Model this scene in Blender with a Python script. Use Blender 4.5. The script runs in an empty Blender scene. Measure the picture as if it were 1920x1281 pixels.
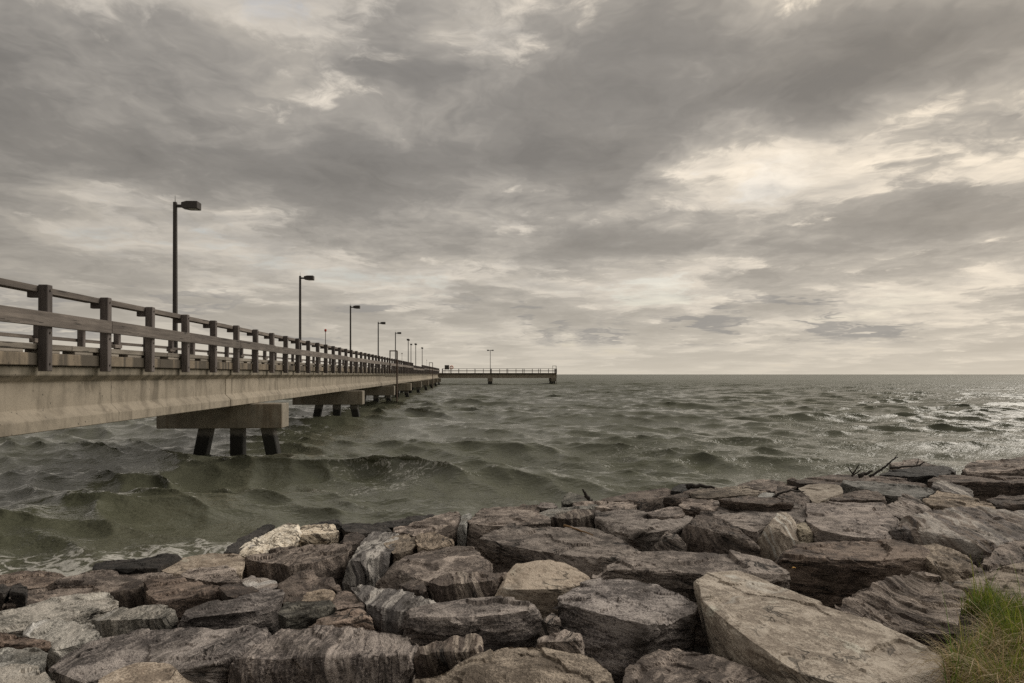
import bpy, bmesh, math, random
import numpy as np
from mathutils import Vector, Matrix

# ------------------------------------------------------------------ camera, sky, sun, exposure
S = bpy.context.scene
COL = S.collection
EYE = 2.55                      # eye height above mean water level (metres)
F = 1280.0                      # focal length in photo pixels (24 mm on a 36 mm frame, 1920 px wide)
HOR = 702.0                     # horizon row of the photo
cam = bpy.data.cameras.new('camera')
cam.lens = 24.0
cam.sensor_width = 36.0
cam.shift_y = (HOR - 640.5) / 1920.0
cam.clip_start = 0.05
cam.clip_end = 30000
cam_o = bpy.data.objects.new('camera', cam)
COL.objects.link(cam_o)
cam_o.location = (0, 0, EYE)
cam_o.rotation_euler = (math.radians(90), 0, 0)
S.camera = cam_o

SUN_AZ, SUN_EL = math.radians(62), math.radians(40)     # azimuth to the right of the view axis (+Y)
SUN_DIR = Vector((math.sin(SUN_AZ) * math.cos(SUN_EL), math.cos(SUN_AZ) * math.cos(SUN_EL), math.sin(SUN_EL)))
sun = bpy.data.lights.new('sun', 'SUN')
sun.energy = 1.5
sun.angle = math.radians(45)
sun.color = (1.0, 0.93, 0.83)
sun_o = bpy.data.objects.new('sun', sun)
COL.objects.link(sun_o)
sun_o.rotation_euler = (-SUN_DIR).to_track_quat('-Z', 'Y').to_euler()

S.view_settings.view_transform = 'Standard'
S.view_settings.look = 'None'
S.view_settings.exposure = 0.48
S.view_settings.gamma = 1.0
S.view_settings.use_curve_mapping = False


class NT:
    """small helper for building node trees"""
    def __init__(self, tree):
        self.t = tree; self.n = tree.nodes; self.l = tree.links

    def _in(self, sock, v):
        if v is None: return
        if isinstance(v, bpy.types.NodeSocket): self.l.new(v, sock)
        else:
            if sock.type == 'RGBA' and len(v) == 3: v = (*v, 1.0)
            sock.default_value = v

    def math(self, op, a, b=None, c=None, clamp=False):
        n = self.n.new('ShaderNodeMath'); n.operation = op; n.use_clamp = clamp
        self._in(n.inputs[0], a); self._in(n.inputs[1], b); self._in(n.inputs[2], c)
        return n.outputs[0]

    def vmath(self, op, a, b=None):
        n = self.n.new('ShaderNodeVectorMath'); n.operation = op
        self._in(n.inputs[0], a)
        if b is not None: self._in(n.inputs[1], b)
        return n.outputs[1] if op in ('DOT_PRODUCT', 'LENGTH') else n.outputs[0]

    def noise(self, vec, scale=1.0, detail=4.0, rough=0.5, color=False, dist=0.0, lac=2.0):
        n = self.n.new('ShaderNodeTexNoise'); n.noise_dimensions = '3D'
        self._in(n.inputs['Vector'], vec)
        n.inputs['Scale'].default_value = scale; n.inputs['Detail'].default_value = detail
        n.inputs['Roughness'].default_value = rough; n.inputs['Distortion'].default_value = dist
        n.inputs['Lacunarity'].default_value = lac
        return n.outputs['Color' if color else 'Fac']

    def mapr(self, v, a, b, c=0.0, d=1.0, smooth=False):
        n = self.n.new('ShaderNodeMapRange'); n.clamp = True
        if smooth: n.interpolation_type = 'SMOOTHSTEP'
        self._in(n.inputs[0], v)
        for i, k in enumerate((a, b, c, d)): self._in(n.inputs[i + 1], k)
        return n.outputs[0]

    def mix(self, f, a, b, mode='MIX'):
        n = self.n.new('ShaderNodeMix'); n.data_type = 'RGBA'; n.blend_type = mode; n.clamp_factor = True
        self._in(n.inputs['Factor'], f)
        self._in(n.inputs[6], a); self._in(n.inputs[7], b)
        return n.outputs[2]

    def ramp(self, f, stops, interp='LINEAR'):
        n = self.n.new('ShaderNodeValToRGB'); n.color_ramp.interpolation = interp
        cr = n.color_ramp
        while len(cr.elements) < len(stops): cr.elements.new(0.5)
        for e, (p, c) in zip(cr.elements, stops):
            e.position = p; e.color = (*c, 1.0) if len(c) == 3 else c
        self._in(n.inputs[0], f)
        return n.outputs[0]

    def sep(self, v):
        n = self.n.new('ShaderNodeSeparateXYZ'); self._in(n.inputs[0], v); return n.outputs

    def comb(self, x=0.0, y=0.0, z=0.0):
        n = self.n.new('ShaderNodeCombineXYZ')
        for i, k in enumerate((x, y, z)): self._in(n.inputs[i], k)
        return n.outputs[0]

    def attr(self, name, out='Vector'):
        n = self.n.new('ShaderNodeAttribute'); n.attribute_name = name; return n.outputs[out]

    def bump(self, h, strength=0.5, dist=0.02, normal=None):
        n = self.n.new('ShaderNodeBump')
        n.inputs['Strength'].default_value = strength; n.inputs['Distance'].default_value = dist
        self._in(n.inputs['Height'], h); self._in(n.inputs['Normal'], normal)
        return n.outputs[0]


def build_world():
    w = bpy.data.worlds.new('World'); S.world = w; w.use_nodes = True
    t = NT(w.node_tree); t.n.clear()
    out = t.n.new('ShaderNodeOutputWorld'); bg = t.n.new('ShaderNodeBackground')
    t.l.new(bg.outputs[0], out.inputs[0])
    bg.inputs['Strength'].default_value = 0.1
    sky = t.n.new('ShaderNodeTexSky'); sky.sky_type = 'NISHITA'; sky.sun_disc = False
    sky.sun_elevation = SUN_EL; sky.sun_rotation = SUN_AZ
    sky.air_density = 1.3; sky.dust_density = 2.0
    d = t.n.new('ShaderNodeTexCoord').outputs['Generated']
    x, y, z = t.sep(d)
    zp = t.math('MAXIMUM', z, 0.0)
    den = t.math('ADD', zp, 0.095)
    px, py = t.math('DIVIDE', x, den), t.math('DIVIDE', y, den)
    P = t.comb(px, py, 0.0)
    az = t.math('ARCTAN2', x, y)
    el = t.math('ARCSINE', zp)
    # domain warp so no cloud has a clean outline
    wv = t.noise(P, 1.6, 4, 0.6, color=True)
    wv = t.vmath('SUBTRACT', wv, (0.5, 0.5, 0.5))
    Pw = t.vmath('ADD', P, t.vmath('MULTIPLY', wv, (0.42, 0.42, 0.0)))
    # the cloud deck: a pale high sheet, and lower dark cloud in front of it
    Pa = t.vmath('ADD', t.vmath('MULTIPLY', Pw, (0.95, 0.70, 1.0)), SKY_OFF)
    n1 = t.noise(Pa, 1.0, 9, 0.64)
    Pb = t.vmath('ADD', Pa, (0.09 * math.sin(SUN_AZ), 0.09 * math.cos(SUN_AZ), 0.0))
    n1s = t.noise(Pb, 1.0, 6, 0.64)
    relief = t.math('SUBTRACT', n1s, n1)
    n2 = t.noise(t.vmath('ADD', t.vmath('MULTIPLY', Pw, (1.9, 2.2, 1.0)), (5.0, 2.0, 9.0)), 1.0, 6, 0.62)
    # where the big masses stand, as directions (azimuth, elevation)
    aw = t.math('ADD', az, t.math('MULTIPLY', t.sep(wv)[0], 0.30))
    ew = t.math('ADD', el, t.math('MULTIPLY', t.sep(wv)[1], 0.12))
    B = None
    for (u, v, su, sv, amp) in CLOUDS:
        a0 = math.atan((u - 960) / F); e0 = math.atan((HOR - v) / F * math.cos(a0))
        ga = t.math('MULTIPLY', t.math('SUBTRACT', aw, a0), F / su)
        ge = t.math('MULTIPLY', t.math('SUBTRACT', ew, e0), F / sv)
        r2 = t.math('ADD', t.math('MULTIPLY', ga, ga), t.math('MULTIPLY', ge, ge))
        g = t.math('MULTIPLY', t.math('EXPONENT', t.math('MULTIPLY', r2, -0.5)), amp)
        B = g if B is None else t.math('ADD', B, g)
    dens = t.math('ADD', t.math('ADD', t.math('MULTIPLY', t.math('SUBTRACT', n1, 0.5), 1.35), 0.5), B)
    dens = t.math('ADD', dens, t.math('MULTIPLY', t.math('SUBTRACT', n2, 0.5), 0.34))
    # glow of the hidden sun, broad forward scattering through thin cloud
    cr = t.vmath('DOT_PRODUCT', d, tuple(SUN_DIR))
    cs = t.math('MAXIMUM', cr, 0.0)
    glow = t.math('POWER', cs, 4.0)
    # high sheet
    hs = t.math('ADD', t.math('MULTIPLY', n2, 0.75), t.math('MULTIPLY', n1, 0.25))
    high = t.ramp(hs, [(0.32, (0.66, 0.590, 0.495)), (0.45, (0.49, 0.443, 0.380)), (0.55, (0.355, 0.328, 0.293)), (0.66, (0.265, 0.251, 0.233))])
    high = t.mix(1.0, high, t.ramp(glow, [(0.0, (0.86, 0.87, 0.89)), (0.7, (1.30, 1.24, 1.14))]), 'MULTIPLY')
    nish = t.vmath('MULTIPLY', sky.outputs[0], (0.1, 0.1, 0.1))
    gap = t.math('MULTIPLY', t.mapr(dens, 0.40, 0.30, 0.0, 0.32), t.mapr(glow, 0.05, 0.35, 1.0, 0.05))
    high = t.mix(gap, high, nish)
    # low cloud: soft bright fringe, darker where it is thick, its sunward flanks lighter
    cov = t.mapr(dens, 0.425, 0.525, 0.0, 0.93, True)
    body = t.math('ADD', dens, t.math('MULTIPLY', relief, 1.3))
    low = t.ramp(body, [(0.40, (0.345, 0.316, 0.276)), (0.53, (0.225, 0.210, 0.192)), (0.64, (0.146, 0.138, 0.130)), (0.82, (0.100, 0.095, 0.091))])
    low = t.mix(1.0, low, t.ramp(glow, [(0.0, (1.0, 1.0, 1.0)), (0.8, (1.16, 1.12, 1.05))]), 'MULTIPLY')
    col = t.mix(cov, high, low)
    # an overcast sky is brighter on the sun's side and dimmer opposite it
    side = t.mapr(cr, -0.8, 0.75, 0.50, 1.16, True)
    col = t.mix(1.0, col, t.comb(side, side, side), 'MULTIPLY')
    # haze low over the horizon, and small dark scraps of cloud drifting in front of it
    hz = t.math('EXPONENT', t.math('MULTIPLY', el, -8.0))
    hcol = t.ramp(glow, [(0.0, (0.46, 0.416, 0.345)), (0.4, (0.53, 0.465, 0.375))])
    col = t.mix(t.math('MULTIPLY', hz, 0.88), col, hcol)
    pv = t.comb(t.math('MULTIPLY', az, 7.5), t.math('MULTIPLY', ew, 34.0), 3.7)
    pn = t.noise(pv, 1.0, 4, 0.55)
    band = t.math('MULTIPLY', t.mapr(el, 0.034, 0.052, 0, 1, True), t.mapr(el, 0.130, 0.100, 0, 1, True))
    puff = t.math('MULTIPLY', t.mapr(pn, 0.515, 0.635, 0, 0.80, True), band)
    col = t.mix(puff, col, (0.225, 0.212, 0.196))
    fin = t.vmath('MULTIPLY', col, (10.0, 10.0, 10.0))
    t.l.new(fin, bg.inputs['Color'])


SKY_OFF = (37.3, 26.7, 5.5)
# (photo column, photo row, half width, half height, amount): + thicker and darker, - thinner and brighter
CLOUDS = [(250, 90, 420, 80, .10), (760, 130, 170, 90, .07), (820, 325, 330, 32, .13), (1480, 160, 380, 60, .13),
          (1830, 390, 120, 34, .16), (1800, 265, 130, 26, .12), (1530, 300, 230, 40, -.10), (1340, 370, 190, 38, -.08),
          (900, 110, 90, 50, -.10), (1800, 50, 260, 60, .20), (420, 480, 200, 30, -.09), (680, 440, 420, 16, .08),
          (1150, 475, 420, 18, .09), (120, 250, 200, 60, .05), (1000, 560, 700, 14, -.05), (1690, 200, 120, 60, .06)]
build_world()
S.cycles.use_adaptive_sampling = True
S.cycles.adaptive_threshold = 0.008
S.cycles.use_denoising = False
S.cycles.denoising_input_passes = 'RGB_ALBEDO_NORMAL'
S.cycles.denoising_prefilter = 'ACCURATE'
S.cycles.max_bounces = 5
S.cycles.diffuse_bounces = 3
S.cycles.glossy_bounces = 2
S.cycles.caustics_reflective = False
S.cycles.caustics_refractive = False
S.world.cycles.sampling_method = 'MANUAL'
S.world.cycles.sample_map_resolution = 512

# ------------------------------------------------------------------ helpers
def tag(o, label=None, cat=None, group=None, kind=None):
    for k, v in (('label', label), ('category', cat), ('group', group), ('kind', kind)):
        if v: o[k] = v
    return o


def empty(name, loc=(0, 0, 0), rz=0.0):
    o = bpy.data.objects.new(name, None); COL.objects.link(o)
    o.location = loc; o.rotation_euler = (0, 0, rz); o.empty_display_size = 0.2
    return o


def link(name, mesh, parent=None, loc=(0, 0, 0), rot=(0, 0, 0)):
    o = bpy.data.objects.new(name, mesh); COL.objects.link(o)
    o.parent = parent; o.location = loc; o.rotation_euler = rot
    return o


class MB:
    """collects boxes, prisms and tubes into one mesh"""
    def __init__(self): self.v = []; self.f = []

    def box(self, x0, x1, y0, y1, z0, z1):
        b = len(self.v)
        self.v += [(x0, y0, z0), (x1, y0, z0), (x1, y1, z0), (x0, y1, z0), (x0, y0, z1), (x1, y0, z1), (x1, y1, z1), (x0, y1, z1)]
        self.f += [[b + i for i in q] for q in ((0, 3, 2, 1), (4, 5, 6, 7), (0, 1, 5, 4), (1, 2, 6, 5), (2, 3, 7, 6), (3, 0, 4, 7))]
        return self

    def loft(self, rings, cap=True):
        b = len(self.v); n = len(rings[0])
        for r in rings: self.v += [tuple(p) for p in r]
        for k in range(len(rings) - 1):
            for i in range(n):
                j = (i + 1) % n
                self.f.append([b + k * n + i, b + k * n + j, b + (k + 1) * n + j, b + (k + 1) * n + i])
        if cap:
            self.f.append([b + i for i in reversed(range(n))])
            self.f.append([b + (len(rings) - 1) * n + i for i in range(n)])
        return self

    def tube(self, pts, rad, n=8):
        pts = [Vector(p) for p in pts]
        if not hasattr(rad, '__len__'): rad = [rad] * len(pts)
        rings = []
        for i, p in enumerate(pts):
            d = (pts[min(i + 1, len(pts) - 1)] - pts[max(i - 1, 0)]).normalized()
            up = Vector((0, 0, 1)) if abs(d.z) < 0.95 else Vector((1, 0, 0))
            a = d.cross(up).normalized(); c = a.cross(d)
            rings.append([p + (a * math.cos(2 * math.pi * k / n) + c * math.sin(2 * math.pi * k / n)) * rad[i] for k in range(n)])
        return self.loft(rings)

    def mesh(self, name, mat, bevel=0.0, smooth=False, seg=1):
        me = bpy.data.meshes.new(name); me.from_pydata(self.v, [], self.f); me.update()
        bm = bmesh.new(); bm.from_mesh(me)
        bmesh.ops.recalc_face_normals(bm, faces=bm.faces)
        if bevel:
            es = [e for e in bm.edges if len(e.link_faces) == 2 and e.calc_face_angle(0) > 0.5]
            bmesh.ops.bevel(bm, geom=es, offset=bevel, segments=seg, affect='EDGES', clamp_overlap=True)
        bm.to_mesh(me); bm.free()
        if smooth: me.polygons.foreach_set('use_smooth', [True] * len(me.polygons))
        me.materials.append(mat)
        return me


def new_mat(name):
    m = bpy.data.materials.new(name); m.use_nodes = True
    t = NT(m.node_tree)
    return m, t, t.n['Principled BSDF']


# --- vectorised gradient noise
def _h(ix, iy, iz, seed):
    h = (ix.astype(np.uint32) * np.uint32(374761393) + iy.astype(np.uint32) * np.uint32(668265263)
         + iz.astype(np.uint32) * np.uint32(2147483647 & 1274126177) + np.uint32(seed * 7919 % 2**31))
    h = (h ^ (h >> np.uint32(13))) * np.uint32(1274126177)
    return h ^ (h >> np.uint32(16))


_G = np.array([(1, 1, 0), (-1, 1, 0), (1, -1, 0), (-1, -1, 0), (1, 0, 1), (-1, 0, 1), (1, 0, -1), (-1, 0, -1),
               (0, 1, 1), (0, -1, 1), (0, 1, -1), (0, -1, -1), (1, 1, 0), (-1, 1, 0), (0, -1, 1), (0, -1, -1)], dtype=np.float32)


def gnoise(p, seed=0):
    """gradient noise of an (n,3) array, roughly -1..1"""
    p = np.asarray(p, dtype=np.float32)
    fl = np.floor(p); i = fl.astype(np.int64); f = p - fl
    u = f * f * f * (f * (f * 6 - 15) + 10)
    r = None
    for dx in (0, 1):
        wx = u[:, 0] if dx else 1 - u[:, 0]
        for dy in (0, 1):
            wy = u[:, 1] if dy else 1 - u[:, 1]
            for dz in (0, 1):
                wz = u[:, 2] if dz else 1 - u[:, 2]
                g = _G[_h(i[:, 0] + dx, i[:, 1] + dy, i[:, 2] + dz, seed) & np.uint32(15)]
                d = g[:, 0] * (f[:, 0] - dx) + g[:, 1] * (f[:, 1] - dy) + g[:, 2] * (f[:, 2] - dz)
                c = wx * wy * wz * d
                r = c if r is None else r + c
    return r


def fbm(p, octv, seed=0, gain=0.5):
    r = 0; a = 1.0; p = np.asarray(p, dtype=np.float32)
    for k in range(octv):
        r = r + a * gnoise(p * (2.03 ** k) + 17.3 * k, seed + k); a *= gain
    return r


def sstep(a, b, x):
    t = np.clip((x - a) / (b - a), 0, 1)
    return t * t * (3 - 2 * t)


# --- the lie of the shore: distance inland from the water's edge, and the height of the rock armour's top
def inland(X, Y): return (11.7 + 0.56 * X - Y) * 0.872


def armour(X, Y):
    d = inland(X, Y)
    return 0.30 + 0.76 * (1 - math.exp(-max(d, 0) / 3.0)) - min(0.25 * max(-d, 0), 0.16)


def grid_mesh(name, V, nr, nc, mat, attrs=None, smooth=True):
    idx = np.arange(nr * nc).reshape(nr, nc)
    q = np.stack([idx[:-1, :-1], idx[:-1, 1:], idx[1:, 1:], idx[1:, :-1]], -1).reshape(-1, 4)
    me = bpy.data.meshes.new(name)
    me.vertices.add(nr * nc); me.vertices.foreach_set('co', V.astype(np.float32).ravel())
    me.loops.add(q.size); me.loops.foreach_set('vertex_index', q.ravel().astype(np.int32))
    me.polygons.add(len(q)); me.polygons.foreach_set('loop_start', np.arange(0, q.size, 4, dtype=np.int32))
    me.polygons.foreach_set('loop_total', np.full(len(q), 4, dtype=np.int32))
    me.update(calc_edges=True)
    if smooth: me.polygons.foreach_set('use_smooth', np.ones(len(q), dtype=bool))
    for k, a in (attrs or {}).items():
        at = me.attributes.new(k, 'FLOAT', 'POINT'); at.data.foreach_set('value', a.astype(np.float32).ravel())
    me.materials.append(mat)
    return me


# ------------------------------------------------------------------ sea
def sea_material():
    m, t, b = new_mat('sea_water')
    geo = t.n.new('ShaderNodeNewGeometry').outputs['Position']
    foam = t.attr('foam', 'Fac'); far = t.attr('far', 'Fac')
    near = t.math('SUBTRACT', 1.0, t.attr('mid', 'Fac'))
    n1 = t.noise(t.vmath('MULTIPLY', geo, (1.0, 1.6, 1.0)), 6.0, 3, 0.55)
    n2 = t.noise(t.vmath('MULTIPLY', geo, (1.0, 1.8, 1.0)), 1.6, 3, 0.5)
    h = t.math('ADD', t.math('MULTIPLY', t.math('MULTIPLY', n1, near), 0.15), t.math('MULTIPLY', n2, t.math('ADD', 0.10, t.math('MULTIPLY', far, 0.75))))
    bmp = t.bump(h, 0.85, 0.30)
    silt = t.noise(geo, 0.12, 3, 0.5)
    col = t.mix(silt, (0.080, 0.085, 0.050), (0.150, 0.151, 0.118))
    fn = t.noise(t.vmath('MULTIPLY', geo, (1.0, 1.3, 1.0)), 7.0, 5, 0.65, dist=0.6)
    fl = t.math('ABSOLUTE', t.math('SUBTRACT', t.noise(geo, 3.2, 4, 0.6, dist=0.8), 0.5))
    lace = t.mapr(fl, 0.0, 0.085, 1.0, 0.0)
    ft = t.math('ADD', t.math('MULTIPLY', foam, 1.05), t.math('ADD', t.math('MULTIPLY', t.math('SUBTRACT', fn, 0.5), 1.1), t.math('MULTIPLY', t.math('SUBTRACT', lace, 0.5), 0.55)))
    fm = t.math('MULTIPLY', t.mapr(ft, 0.50, 0.90, 0, 0.85, True), t.mapr(foam, 0.03, 0.2, 0, 1))
    col = t.mix(fm, col, (0.55, 0.54, 0.50))
    t._in(b.inputs['Base Color'], col)
    rough = t.math('ADD', 0.06, t.math('MULTIPLY', far, 0.30))
    t._in(b.inputs['Roughness'], t.math('ADD', rough, t.math('MULTIPLY', fm, 0.5)))
    b.inputs['IOR'].default_value = 1.333
    t._in(b.inputs['Normal'], bmp)
    return m


def build_sea():
    rng = np.random.default_rng(11)
    # radial rows: dense near the shore, wide towards the horizon
    r = [5.6]
    while r[-1] < 14000:
        x = r[-1]
        r.append(x + (0.066 if x < 8 else 0.066 * (x / 8) ** 0.75 if x < 160 else 0.62 * (x / 160) ** 1.9))
    r = np.array(r)
    th = np.radians(np.linspace(-58, 58, 700))
    R, T = np.meshgrid(r, th, indexing='ij')
    X0, Y0 = (R * np.sin(T)).ravel(), (R * np.cos(T)).ravel()
    dr = np.gradient(r)
    cell = np.maximum(np.repeat(dr, len(th)), R.ravel() * (th[1] - th[0]))
    X, Y, Z = X0.copy(), Y0.copy(), np.zeros_like(X0)
    comp = np.zeros_like(X0)
    n = 120
    lam = np.exp(np.linspace(math.log(0.38), math.log(15.0), n)) * rng.uniform(0.94, 1.06, n)
    main = math.radians(-112)                       # the wind sea runs in towards the rocks
    calm = 0.58 + 0.42 * sstep(0.0, -7.0, inland(X0, Y0))
    gust = 0.75 + 0.5 * fbm(np.stack([X0 * 0.045, Y0 * 0.045, X0 * 0], 1), 2, 5)
    for k in range(n):
        L = lam[k]; K = 2 * math.pi / L
        spread = 0.30 + 0.28 * math.exp(-L / 2.0)
        a = main + rng.normal(0, spread)
        A = 0.0125 * L * math.exp(-(max(L - 6.0, 0) / 3.6) ** 2) * (0.62 + 0.38 * min(L / 2.5, 1)) * rng.uniform(0.6, 1.3) * (0.33 + 1.60 * math.exp(-L / 1.8))
        att = np.clip((L / cell - 1.7) / 1.8, 0, 1) * (gust if L < 6 else 1.0) * A
        ph = K * (X0 * math.cos(a) + Y0 * math.sin(a)) + rng.uniform(0, 6.28)
        c, s = np.cos(ph), np.sin(ph)
        att = att * calm
        Z += att * c
        q = 1.35 if L > 0.9 else 0.95
        X -= q * att * s * math.cos(a); Y -= q * att * s * math.sin(a)
        comp += att * K * c
    # two long swells that come in along the shore and stand up before the rocks
    d = inland(X0, Y0)
    for (dc, wd, ht, sd) in ((-4.2, 1.15, 0.27, 3), (-9.5, 1.6, 0.16, 7)):
        wob = fbm(np.stack([X0 * 0.10, Y0 * 0.10, X0 * 0 + sd], 1), 2, sd)
        g = np.exp(-((d - dc - 1.8 * wob) / wd) ** 2)
        side = sstep(2.5, -2.0, X0) * 0.75 + 0.25
        Z += ht * g * side * (0.75 + 0.5 * gnoise(np.stack([X0 * 0.2, Y0 * 0.2, X0 * 0 + 9], 1), 2)); comp += 0.18 * g * side
    # foam: on steep crests, in lace behind them, and where water works against the rocks
    pn = np.stack([X0 * 0.16, Y0 * 0.30, X0 * 0 + 1.0], 1)
    patch = fbm(pn, 3, 21)
    crest = sstep(0.50, 0.85, comp) * sstep(-0.25, 0.35, patch) * 0.6
    lace = (0.38 + 0.12 * sstep(-7.0, -2.5, X0) * sstep(3.0, -0.5, X0) * sstep(-9, -3, d)) * sstep(0.0, 0.5, patch) * sstep(-26, -5, d)
    edge = sstep(-2.4, -0.3, d + 0.9 * patch) * sstep(1.0, -5.5, X0) * 0.46 + sstep(-1.5, -0.2, d + 0.5 * patch) * 0.35
    foam = np.clip(np.maximum(np.maximum(crest, lace), edge), 0, 1)
    far = sstep(18, 220, R.ravel())
    me = grid_mesh('sea', np.stack([X, Y, Z], 1), len(r), len(th), sea_material(), {'foam': foam, 'far': far, 'mid': sstep(14, 75, R.ravel())})
    o = link('sea', me); tag(o, kind='structure')
    return o


build_sea()


# ------------------------------------------------------------------ shore ground under the rock armour
def build_ground():
    m, t, b = new_mat('wet_rubble_ground')
    geo = t.n.new('ShaderNodeNewGeometry').outputs['Position']
    n = t.noise(geo, 7.0, 6, 0.6)
    t._in(b.inputs['Base Color'], t.ramp(n, [(0.3, (0.018, 0.016, 0.014)), (0.7, (0.05, 0.044, 0.038))]))
    b.inputs['Roughness'].default_value = 0.9
    t._in(b.inputs['Normal'], t.bump(n, 0.8, 0.05))
    xs = np.linspace(-26, 34, 200); ys = np.linspace(-12, 30, 150)
    XX, YY = np.meshgrid(xs, ys)
    d = inland(XX, YY)
    Z = np.where(d > 0, 0.28 + 0.78 * (1 - np.exp(-np.maximum(d, 0) / 3.0)), 0.28 + 0.45 * d) - 0.62
    nz = fbm(np.stack([XX.ravel() * 1.5, YY.ravel() * 1.5, XX.ravel() * 0], 1), 3, 4).reshape(XX.shape)
    Z = Z + 0.10 * nz + 0.55 * sstep(10.5, 14, d)
    me = grid_mesh('ground', np.stack([XX, YY, Z], -1).reshape(-1, 3), len(ys), len(xs), m)
    tag(link('ground', me), kind='structure')


build_ground()

# ------------------------------------------------------------------ fishing pier
def wood_material(name, c0, c1, c2):
    """weathered timber, grain along the object's longest side (stored in the attribute-free object space)"""
    m, t, b = new_mat(name)
    tc = t.n.new('ShaderNodeTexCoord').outputs['Object']
    oi = t.n.new('ShaderNodeObjectInfo')
    off = t.math('MULTIPLY', oi.outputs['Random'], 37.0)
    v = t.vmath('ADD', tc, t.comb(off, off, off))
    return m, t, b, v, oi.outputs['Random'], (c0, c1, c2)


def make_wood(name, grain, c0, c1, c2):
    m, t, b, v, rnd, _ = wood_material(name, c0, c1, c2)
    g = t.noise(t.vmath('MULTIPLY', v, grain), 1.0, 6, 0.62, dist=0.4)
    g2 = t.noise(v, 2.3, 3, 0.5)
    f = t.math('ADD', t.math('MULTIPLY', g, 0.75), t.math('MULTIPLY', g2, 0.25))
    col = t.ramp(f, [(0.30, c0), (0.50, c1), (0.68, c2)])
    crack = t.mapr(t.noise(t.vmath('MULTIPLY', v, tuple(k * 1.7 for k in grain)), 1.0, 3, 0.5), 0.36, 0.30, 0, 0.8)
    col = t.mix(crack, col, tuple(k * 0.25 for k in c0))
    val = t.math('ADD', 0.90, t.math('MULTIPLY', rnd, 0.60))
    col = t.mix(1.0, col, t.comb(val, val, val), 'MULTIPLY')
    t._in(b.inputs['Base Color'], col)
    b.inputs['Roughness'].default_value = 0.85
    t._in(b.inputs['Normal'], t.bump(t.math('SUBTRACT', g, crack), 0.6, 0.012))
    return m


def make_concrete(name, c0, c1, stain, stain_amt=0.6, grime=None, runoff=None):
    m, t, b = new_mat(name)
    geo = t.n.new('ShaderNodeNewGeometry').outputs['Position']
    oi = t.n.new('ShaderNodeObjectInfo').outputs['Random']
    big = t.noise(geo, 0.9, 4, 0.55)
    fine = t.noise(geo, 38.0, 4, 0.6)
    col = t.mix(big, c0, c1)
    col = t.mix(t.math('MULTIPLY', fine, 0.35), col, tuple(k * 0.55 for k in c0))
    run = t.noise(t.vmath('ADD', t.vmath('MULTIPLY', geo, (5.0, 3.1, 0.45)), t.vmath('MULTIPLY', t.noise(geo, 0.8, 3, 0.5, color=True), (1.5, 1.5, 1.0))), 1.0, 5, 0.6)
    st = t.math('MULTIPLY', t.mapr(run, 0.46, 0.68, 0, stain_amt, True), t.mapr(big, 0.3, 0.62, 0.35, 1))
    col = t.mix(st, col, stain)
    blot = t.noise(geo, 2.6, 6, 0.66)
    col = t.mix(t.mapr(blot, 0.48, 0.70, 0, 0.55), col, tuple(k * 0.5 for k in c0))
    if runoff:                                   # dark wash below every drain gap of the kerb
        wash = t.noise(t.vmath('MULTIPLY', geo, (2.0, 2.6, 0.2)), 1.0, 3, 0.5)
        col = t.mix(t.mapr(wash, 0.47, 0.53, 0.0, 0.88), col, runoff)
    if grime:                                    # casting joints every few metres
        oy = t.sep(t.n.new('ShaderNodeTexCoord').outputs['Object'])[1]
        oy = t.math('ADD', oy, t.math('MULTIPLY', t.noise(geo, 6.0, 3, 0.6), 0.05))
        jl = t.math('ABSOLUTE', t.math('SUBTRACT', t.math('FRACT', t.math('MULTIPLY', oy, 1 / 4.27)), 0.5))
        col = t.mix(t.math('MULTIPLY', t.mapr(jl, 0.0015, 0.005, 0.8, 0), t.mapr(blot, 0.4, 0.55, 0.3, 1)), col, (0.06, 0.05, 0.038))
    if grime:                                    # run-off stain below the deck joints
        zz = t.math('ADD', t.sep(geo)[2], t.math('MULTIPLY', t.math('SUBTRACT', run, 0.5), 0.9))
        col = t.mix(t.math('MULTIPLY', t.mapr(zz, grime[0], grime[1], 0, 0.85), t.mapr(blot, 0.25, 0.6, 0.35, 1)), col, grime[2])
    pit = t.n.new('ShaderNodeTexVoronoi'); pit.inputs['Scale'].default_value = 9.0
    t._in(pit.inputs['Vector'], t.vmath('MULTIPLY', geo, (1.0, 1.0, 0.8)))
    hole = t.math('MULTIPLY', t.mapr(pit.outputs['Distance'], 0.17, 0.07, 0, 0.85), t.mapr(t.noise(geo, 1.6, 2, 0.5), 0.47, 0.56, 0, 1))
    col = t.mix(hole, col, (0.055, 0.048, 0.038))
    val = t.math('ADD', 0.85, t.math('MULTIPLY', oi, 0.3))
    col = t.mix(1.0, col, t.comb(val, val, val), 'MULTIPLY')
    t._in(b.inputs['Base Color'], col)
    b.inputs['Roughness'].default_value = 0.88
    t._in(b.inputs['Normal'], t.bump(t.math('SUBTRACT', t.math('ADD', fine, t.math('MULTIPLY', big, 0.8)), hole), 0.35, 0.012))
    return m


def make_plain(name, col, rough=0.6, metal=0.0, var=0.35):
    m, t, b = new_mat(name)
    geo = t.n.new('ShaderNodeNewGeometry').outputs['Position']
    n = t.noise(geo, 14.0, 4, 0.6)
    t._in(b.inputs['Base Color'], t.mix(n, tuple(k * (1 - var) for k in col), tuple(k * (1 + var) for k in col)))
    b.inputs['Roughness'].default_value = rough; b.inputs['Metallic'].default_value = metal
    t._in(b.inputs['Normal'], t.bump(n, 0.2, 0.005))
    return m


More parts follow.
